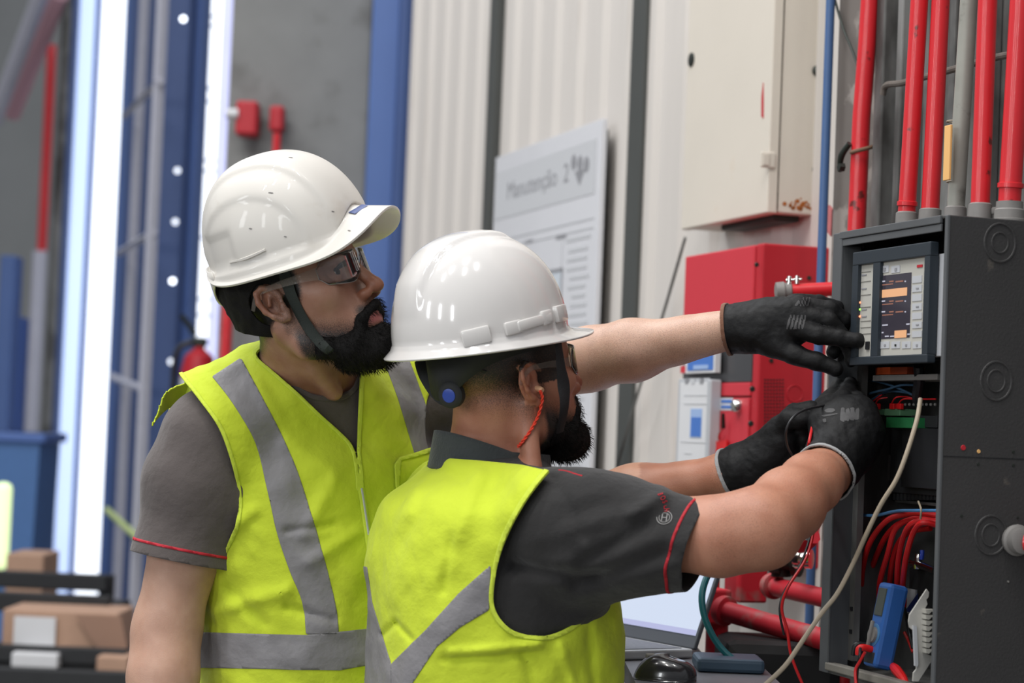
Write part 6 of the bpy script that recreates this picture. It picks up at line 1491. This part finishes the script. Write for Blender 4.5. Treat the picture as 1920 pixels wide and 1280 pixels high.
# tee shirt with knitted collar
F = Field(axis_coords(-.30, .40, .0048), axis_coords(2.74, 3.50, .0052), axis_coords(.98, 1.46, .0045))
F.loft(Rrows, FR, k=.03, off=.006)
F.cone(P(945, 938, 3.07), s1_+np.array([0, 0, .008]), .046, .060, .04); F.cone(P(890, 925, 3.15), s2_+np.array([0, 0, .008]), .05, .058, .04)
hem = P(1313, 1021, 2.895); F.chain([s1_, P(1110, 995, 2.94), P(1200, 1010, 2.92), hem, P(1345, 1030, 2.88)], [.074, .076, .067, .0525, .051], .03)
F.cone(P(1060, 1060, 2.97), P(1130, 1040, 2.95), .06, .05, .05)
hemB = P(1062, 945, 3.275); F.chain([s2_, hemB], [.066, .06], .04)
axS = unit(P(1345, 1042, 2.88)-P(1240, 1005, 2.91))
def foldR(x, y, z):
    u = x*.94+z*.34; v = -x*.34+z*.94            # folds run out and down the sleeve
    m_ = 1/(1+np.exp(-(x-.02)/.03))
    d = m_*(.0085*vnoise(u*7+2, v*26+1.7, y*5)+.0045*vnoise(u*14+5, v*48, y*8))+.0032*vnoise(x*22, y*18, z*16)
    return d
F.disp(foldR, .03)
for (a_, b_, r_, am) in (((960, 1062), (1120, 1080), .010, .006), ((1080, 1090), (1240, 1030), .012, .007), ((1180, 960), (1240, 925), .008, -.005), ((1090, 1050), (1210, 985), .010, .005), ((1040, 900), (1090, 1000), .008, .004)):
    A_, B_ = P(a_[0], a_[1], 2.9), P(b_[0], b_[1], 2.9)
    def fn(x, y, z, A_=A_, B_=B_, r_=r_, am=am):
        ab = (B_-A_)[[0, 2]]; t = np.clip(((x-A_[0])*ab[0]+(z-A_[2])*ab[1])/(ab@ab), 0, 1); dd = np.hypot(x-A_[0]-t*ab[0], z-A_[2]-t*ab[1]); return 1.6*am*np.exp(-(dd/r_)**2)*(y < 3.0)
    F.disp(fn, .03)
V, Q = F.mesh(); V = smooth(V, Q, 2); T = tri(Q); px_, py_ = pxy(V)
g = (hem-V) @ axS; V, T = clip(V, T, np.where((V[:, 1] < 3.08), g, 1)); axb = unit(e2_-s2_); g = (hemB-V) @ axb; V, T = clip(V, T, np.where(V[:, 1] > 3.08, g, 1))
nkd = np.linalg.norm((V-nbR)[:, :2], axis=1)-.07; V, T = clip(V, T, np.where(V[:, 2] > nbR[2]-.004, nkd, 1)); V, T = clip(V, T, V[:, 2]-1.0)
teeR = sdmesh('tee_shirt', V, T, M['tee_dark'], Rroot, solid=.002)
dh_ = (hem-V) @ axS; near = V[:, 1] < 3.08
Vp, Tp, (d2,) = clip(offset(V, T, .0012), T, np.where(near, dh_-.0175, -1), keep=(dh_,)); Vp, Tp = clip(Vp, Tp, .0215-d2)
M['piping_b'] = mat('red_piping', s2l(170, 26, 40), .7); sdmesh('sleeve_piping', Vp, Tp, M['piping_b'], teeR, solid=.001)
TT = bvh(V, T)
surf_ribbon(TT, [(1048, 882), (1062, 884), (1078, 889), (1092, 893)], [.003]*2, .0008, .0008, 'shoulder_piping', M['piping_b'], teeR)
# round emblem and lettering on the sleeve
def ring_on(tree, cx, cy, r, wd, name, material, parent, a0=0, a1=6.2832):
    c, n_ = hit(tree, cx, cy, .0016); u = unit(np.cross((0, 0, 1), n_)); v_ = np.cross(n_, u)
    b = MB(); b.tube([c+r*(math.cos(t)*u+math.sin(t)*v_) for t in np.linspace(a0, a1, 33)], wd, seg=6, sub=1); return b, c, n_, u, v_
emb = mat('silver_print', s2l(150, 148, 146), .5)
b, c, n_, u, v_ = ring_on(TT, 1246, 971, .0102, .0006, 'e', emb, teeR)
b.tube([c+.0072*(math.cos(t)*u+math.sin(t)*v_) for t in np.linspace(0, 6.2832, 29)], .0005, seg=6, sub=1)
for q in (-1, 1): b.tube([c+q*.0032*u-.0055*v_, c+q*.0032*u+.0055*v_], .0007, seg=6, sub=1)
b.tube([c-.0032*u, c+.0032*u], .0007, seg=6, sub=1); b.build('round_emblem', emb, teeR, True)
def text_on(tree, body, pts, size, material, parent, name='sleeve_lettering'):
    """one letter at each point along pts, letters turned to run down the sleeve"""
    acc = MB()
    for ch, p, p2 in zip(body, pts[:-1], pts[1:]):
        c, n_ = hit(tree, p[0], p[1], .0020); c2, _ = hit(tree, p2[0], p2[1], .0020)
        if c is None or c2 is None: continue
        t = unit(c2-c); n_ = unit(n_-t*(n_@t)); up_ = np.cross(n_, t)
        cu = bpy.data.curves.new(name, 'FONT'); cu.body = ch; cu.size = size; cu.extrude = .0002; cu.offset = .0001; cu.materials.append(material)
        o = bpy.data.objects.new(name, cu); COL.objects.link(o); o.matrix_world = Matrix(((t[0]*.62, up_[0], n_[0], c[0]), (t[1]*.62, up_[1], n_[1], c[1]), (t[2]*.62, up_[2], n_[2], c[2]), (0, 0, 0, 1))); me = bpy.data.meshes.new_from_object(o); mw = o.matrix_basis.copy(); bpy.data.objects.remove(o)
        acc.add([mw @ q.co for q in me.vertices], [list(q.vertices) for q in me.polygons])
    acc.build(name, material, parent)
text_on(TT, 'BOSCH', [(1233, 928), (1237, 934), (1240.5, 940.5), (1243, 947), (1244.5, 953.5), (1245.5, 960)], .0108, M['piping_b'], teeR)
# collar ring, higher at the nape
def collar(parent, c, rx, ry, Fv, zt, zb_, flare, material):
    n = 72; v = []; f = []; Sx = np.array([-Fv[1], Fv[0]])
    m_ = 9
    for i in range(n):
        a_ = 2*math.pi*i/n; d = Fv*math.cos(a_)*rx+Sx*math.sin(a_)*ry; 
        for k in range(m_):
            t = k/(m_-1); r = 1+flare*t; z = zt(a_)+(zb_(a_)-zt(a_))*t; v.append((c[0]+d[0]*r, c[1]+d[1]*r, z))
    for i in range(n):
        for k in range(m_-1): j = (i+1) % n; f.append((i*m_+k, i*m_+k+1, j*m_+k+1, j*m_+k))
    return sdmesh('collar', np.array(v), np.array(f), material, parent, solid=.005)
zN = P(818, 806, 3.12)[2]
cC = P(922, 850, 3.11)
collar(teeR, cC, .084, .078, FR, lambda a: zN-.030*(1+math.cos(a))/2-.012*(1-abs(math.cos(a))), lambda a: zN-.055-.036*(1+math.cos(a))/2-.013*(1-abs(math.cos(a))), .09, M['collar'])
# vest
F = Field(axis_coords(-.30, .20, .0040), axis_coords(2.84, 3.40, .0048), axis_coords(1.0, 1.44, .0040))
F.loft(Rrows, FR, k=.03, off=.021)
F.cone(P(945, 936, 3.07), s1_+np.array([-.004, 0, .014]), .050, .062, .04); F.cone(P(890, 922, 3.15), s2_+np.array([0, 0, .012]), .052, .060, .04)
def foldV(x, y, z):
    u = x*.55+z*.83; v = x*.83-z*.55
    return .0060*vnoise(v*14+4, u*5, y*5)+.0036*vnoise(v*34, u*9+2, y*8)+.0022*vnoise(x*40+9, y*30, z*38)
F.chain([s1_, P(1110, 990, 2.94)], [.082, .080], .03); F.cone(P(945, 938, 3.07), s1_+np.array([0, 0, .008]), .056, .071, .04); F.chain([s2_, hemB], [.076, .070], .04)
F.disp(foldV, .03)
for (a_, b_, r_, am) in (((850, 1000), (835, 1100), .006, .0030), ((715, 1195), (745, 1165), .004, .004), ((745, 1165), (775, 1190), .004, .004), ((780, 920), (770, 960), .010, -.003), ((900, 890), (860, 1000), .012, -.004), ((850, 1210), (1010, 1195), .006, -.005), ((840, 1222), (1000, 1212), .006, .004), ((800, 870), (870, 900), .008, .004), ((980, 1215), (1000, 1280), .007, .004), ((1050, 1200), (1075, 1280), .007, -.004), ((1100, 1170), (1110, 1280), .007, .004)):
    A_, B_ = P(a_[0], a_[1], 3.0), P(b_[0], b_[1], 3.0)
    def fn(x, y, z, A_=A_, B_=B_, r_=r_, am=am):
        ab = (B_-A_)[[0, 2]]; t = np.clip(((x-A_[0])*ab[0]+(z-A_[2])*ab[1])/(ab@ab), 0, 1); dd = np.hypot(x-A_[0]-t*ab[0], z-A_[2]-t*ab[1]); return 1.4*am*np.exp(-(dd/r_)**2)*(y < 3.12)
    F.disp(fn, .03)
V, Q = F.mesh(); V = smooth(V, Q, 2); T = tri(Q); px_, py_ = pxy(V)
cR = P(920, 1000, RD); lat = (V-cR)[:, :2] @ np.array([FR[1], -FR[0]]); fwd_ = (V-cR)[:, :2] @ FR
ah = spline([(1034, 880), (1012, 905), (985, 942), (958, 990), (940, 1035), (929, 1080), (925, 1120), (932, 1150), (955, 1177), (985, 1189), (1020, 1192), (1055, 1181), (1085, 1160), (1105, 1132), (1122, 1098)], 4)
polyA = list(map(tuple, ah))+[(1128, 1108), (1300, 1120), (1400, 900), (1150, 780)]
gA = np.where(lat > 0, -polysd(px_, py_, polyA), 99)
gB = np.where(lat < 0, (np.hypot(fwd_-.02, (V[:, 2]-s2_[2]+.03)*.8)-.085)*800, 99); gB = np.where((lat < -.12), gB, 99)
gNk = np.where(V[:, 2] > nbR[2]-.05, (np.linalg.norm((V-cC)[:, :2], axis=1)-.093)*800, 99)
gF = np.where((fwd_ > .05) & (np.abs(lat) < .10), (.10+(nbR[2]-.20)-V[:, 2]+np.abs(lat)*1.6)*800, 99)
gT = np.where(lat > -.15, -polysd(px_, py_, [(760, 700), (800, 856), (860, 861), (900, 864), (980, 872), (1036, 885), (1130, 884), (1130, 700)]), 99)
gX = np.where(fwd_ > .045, (nbR[2]-.07-V[:, 2])*800, 99)
keep = np.minimum.reduce([gA, gB, gNk, gF, gT, gX, (V[:, 2]-1.03)*800])
tapesR = [[(921, 1058), (917, 1143), (862, 1176), (820, 1212), (768, 1290), (735, 1290), (735, 1245), (800, 1180), (860, 1113)], [(670, 1060), (690, 1062), (700, 1130), (736, 1247), (736, 1290), (670, 1290)]]
vestR, V1, T1 = vest_parts(Rroot, V, T, keep, tapesR, None)
px_, py_ = pxy(V1); lat1 = (V1-cR)[:, :2] @ np.array([FR[1], -FR[0]]); dA = np.abs(polysd(px_, py_, polyA))
g = np.where(lat1 > 0, 8.5-dA, -5); Vb, Tb = clip(offset(V1, T1, .0022), T1, g); sdmesh('binding', Vb, Tb, M['vest_trim'], vestR, solid=.001)
legs(Rroot, (zr_[1], zr_[2]), FR, 1.03)
# gloves
make_glove(Rroot,
    [[(1568, 862, 3.075, .035), (1578, 830, 3.09, .038), (1586, 790, 3.105, .036)], [(1600, 850, 3.09, .032), (1608, 810, 3.10, .036), (1612, 775, 3.115, .026)], [(1556, 830, 3.085, .026), (1552, 795, 3.10, .024)]],
    [[(1556, 785, 3.105, .017), (1556, 757, 3.135, .014), (1566, 738, 3.165, .0115), (1572, 722, 3.19, .0105)],
     [(1578, 775, 3.105, .018), (1580, 750, 3.13, .0145), (1590, 734, 3.165, .0125), (1594, 720, 3.195, .0105)],
     [(1600, 775, 3.11, .0175), (1606, 753, 3.135, .0145), (1608, 748, 3.17, .012)],
     [(1620, 785, 3.12, .0165), (1628, 768, 3.145, .013), (1626, 764, 3.175, .0115)]],
    [(1545, 825, 3.09, .018), (1534, 790, 3.11, .0145), (1540, 764, 3.135, .0125), (1556, 745, 3.16, .0110)],
    [(1545, 888, 3.035, .0425), (1562, 866, 3.068, .0395), (1575, 845, 3.085, .037)], M['cuff'],
    [[(1546, 770), (1553, 766), (1563, 766), (1567, 770), (1560, 774), (1550, 774)], [(1540, 779), (1570, 775), (1571, 777), (1545, 782)], [(1543, 786), (1549, 785), (1550, 792), (1544, 792)]]+[[(1577+i*9, 765+(i % 2)*3), (1584+i*9, 764), (1583+i*9, 793-i*2), (1575+i*9, 788)] for i in range(4)])
make_glove(Rroot,
    [[(1390, 882, 3.18, .030), (1425, 862, 3.17, .032), (1460, 832, 3.155, .030)], [(1440, 850, 3.165, .028), (1470, 806, 3.15, .022)], [(1430, 880, 3.17, .022), (1480, 855, 3.16, .020)]],
    [[(1468, 800, 3.15, .017), (1490, 776, 3.135, .0145), (1520, 768, 3.13, .0125), (1546, 766, 3.135, .0105)],
     [(1478, 812, 3.15, .016), (1506, 800, 3.14, .013), (1526, 800, 3.145, .011), (1530, 808, 3.15, .010)],
     [(1480, 828, 3.155, .0155), (1508, 822, 3.145, .0125), (1524, 826, 3.15, .011), (1522, 838, 3.16, .010)],
     [(1482, 846, 3.16, .0145), (1505, 846, 3.15, .012), (1515, 852, 3.155, .0105), (1508, 862, 3.165, .010)]],
    [(1450, 815, 3.15, .018), (1478, 785, 3.125, .0135), (1500, 786, 3.115, .0120), (1524, 790, 3.115, .0105)],
    [(1366, 890, 3.19, .0375), (1392, 880, 3.18, .0350), (1410, 872, 3.175, .031)], M['cuff'], [])
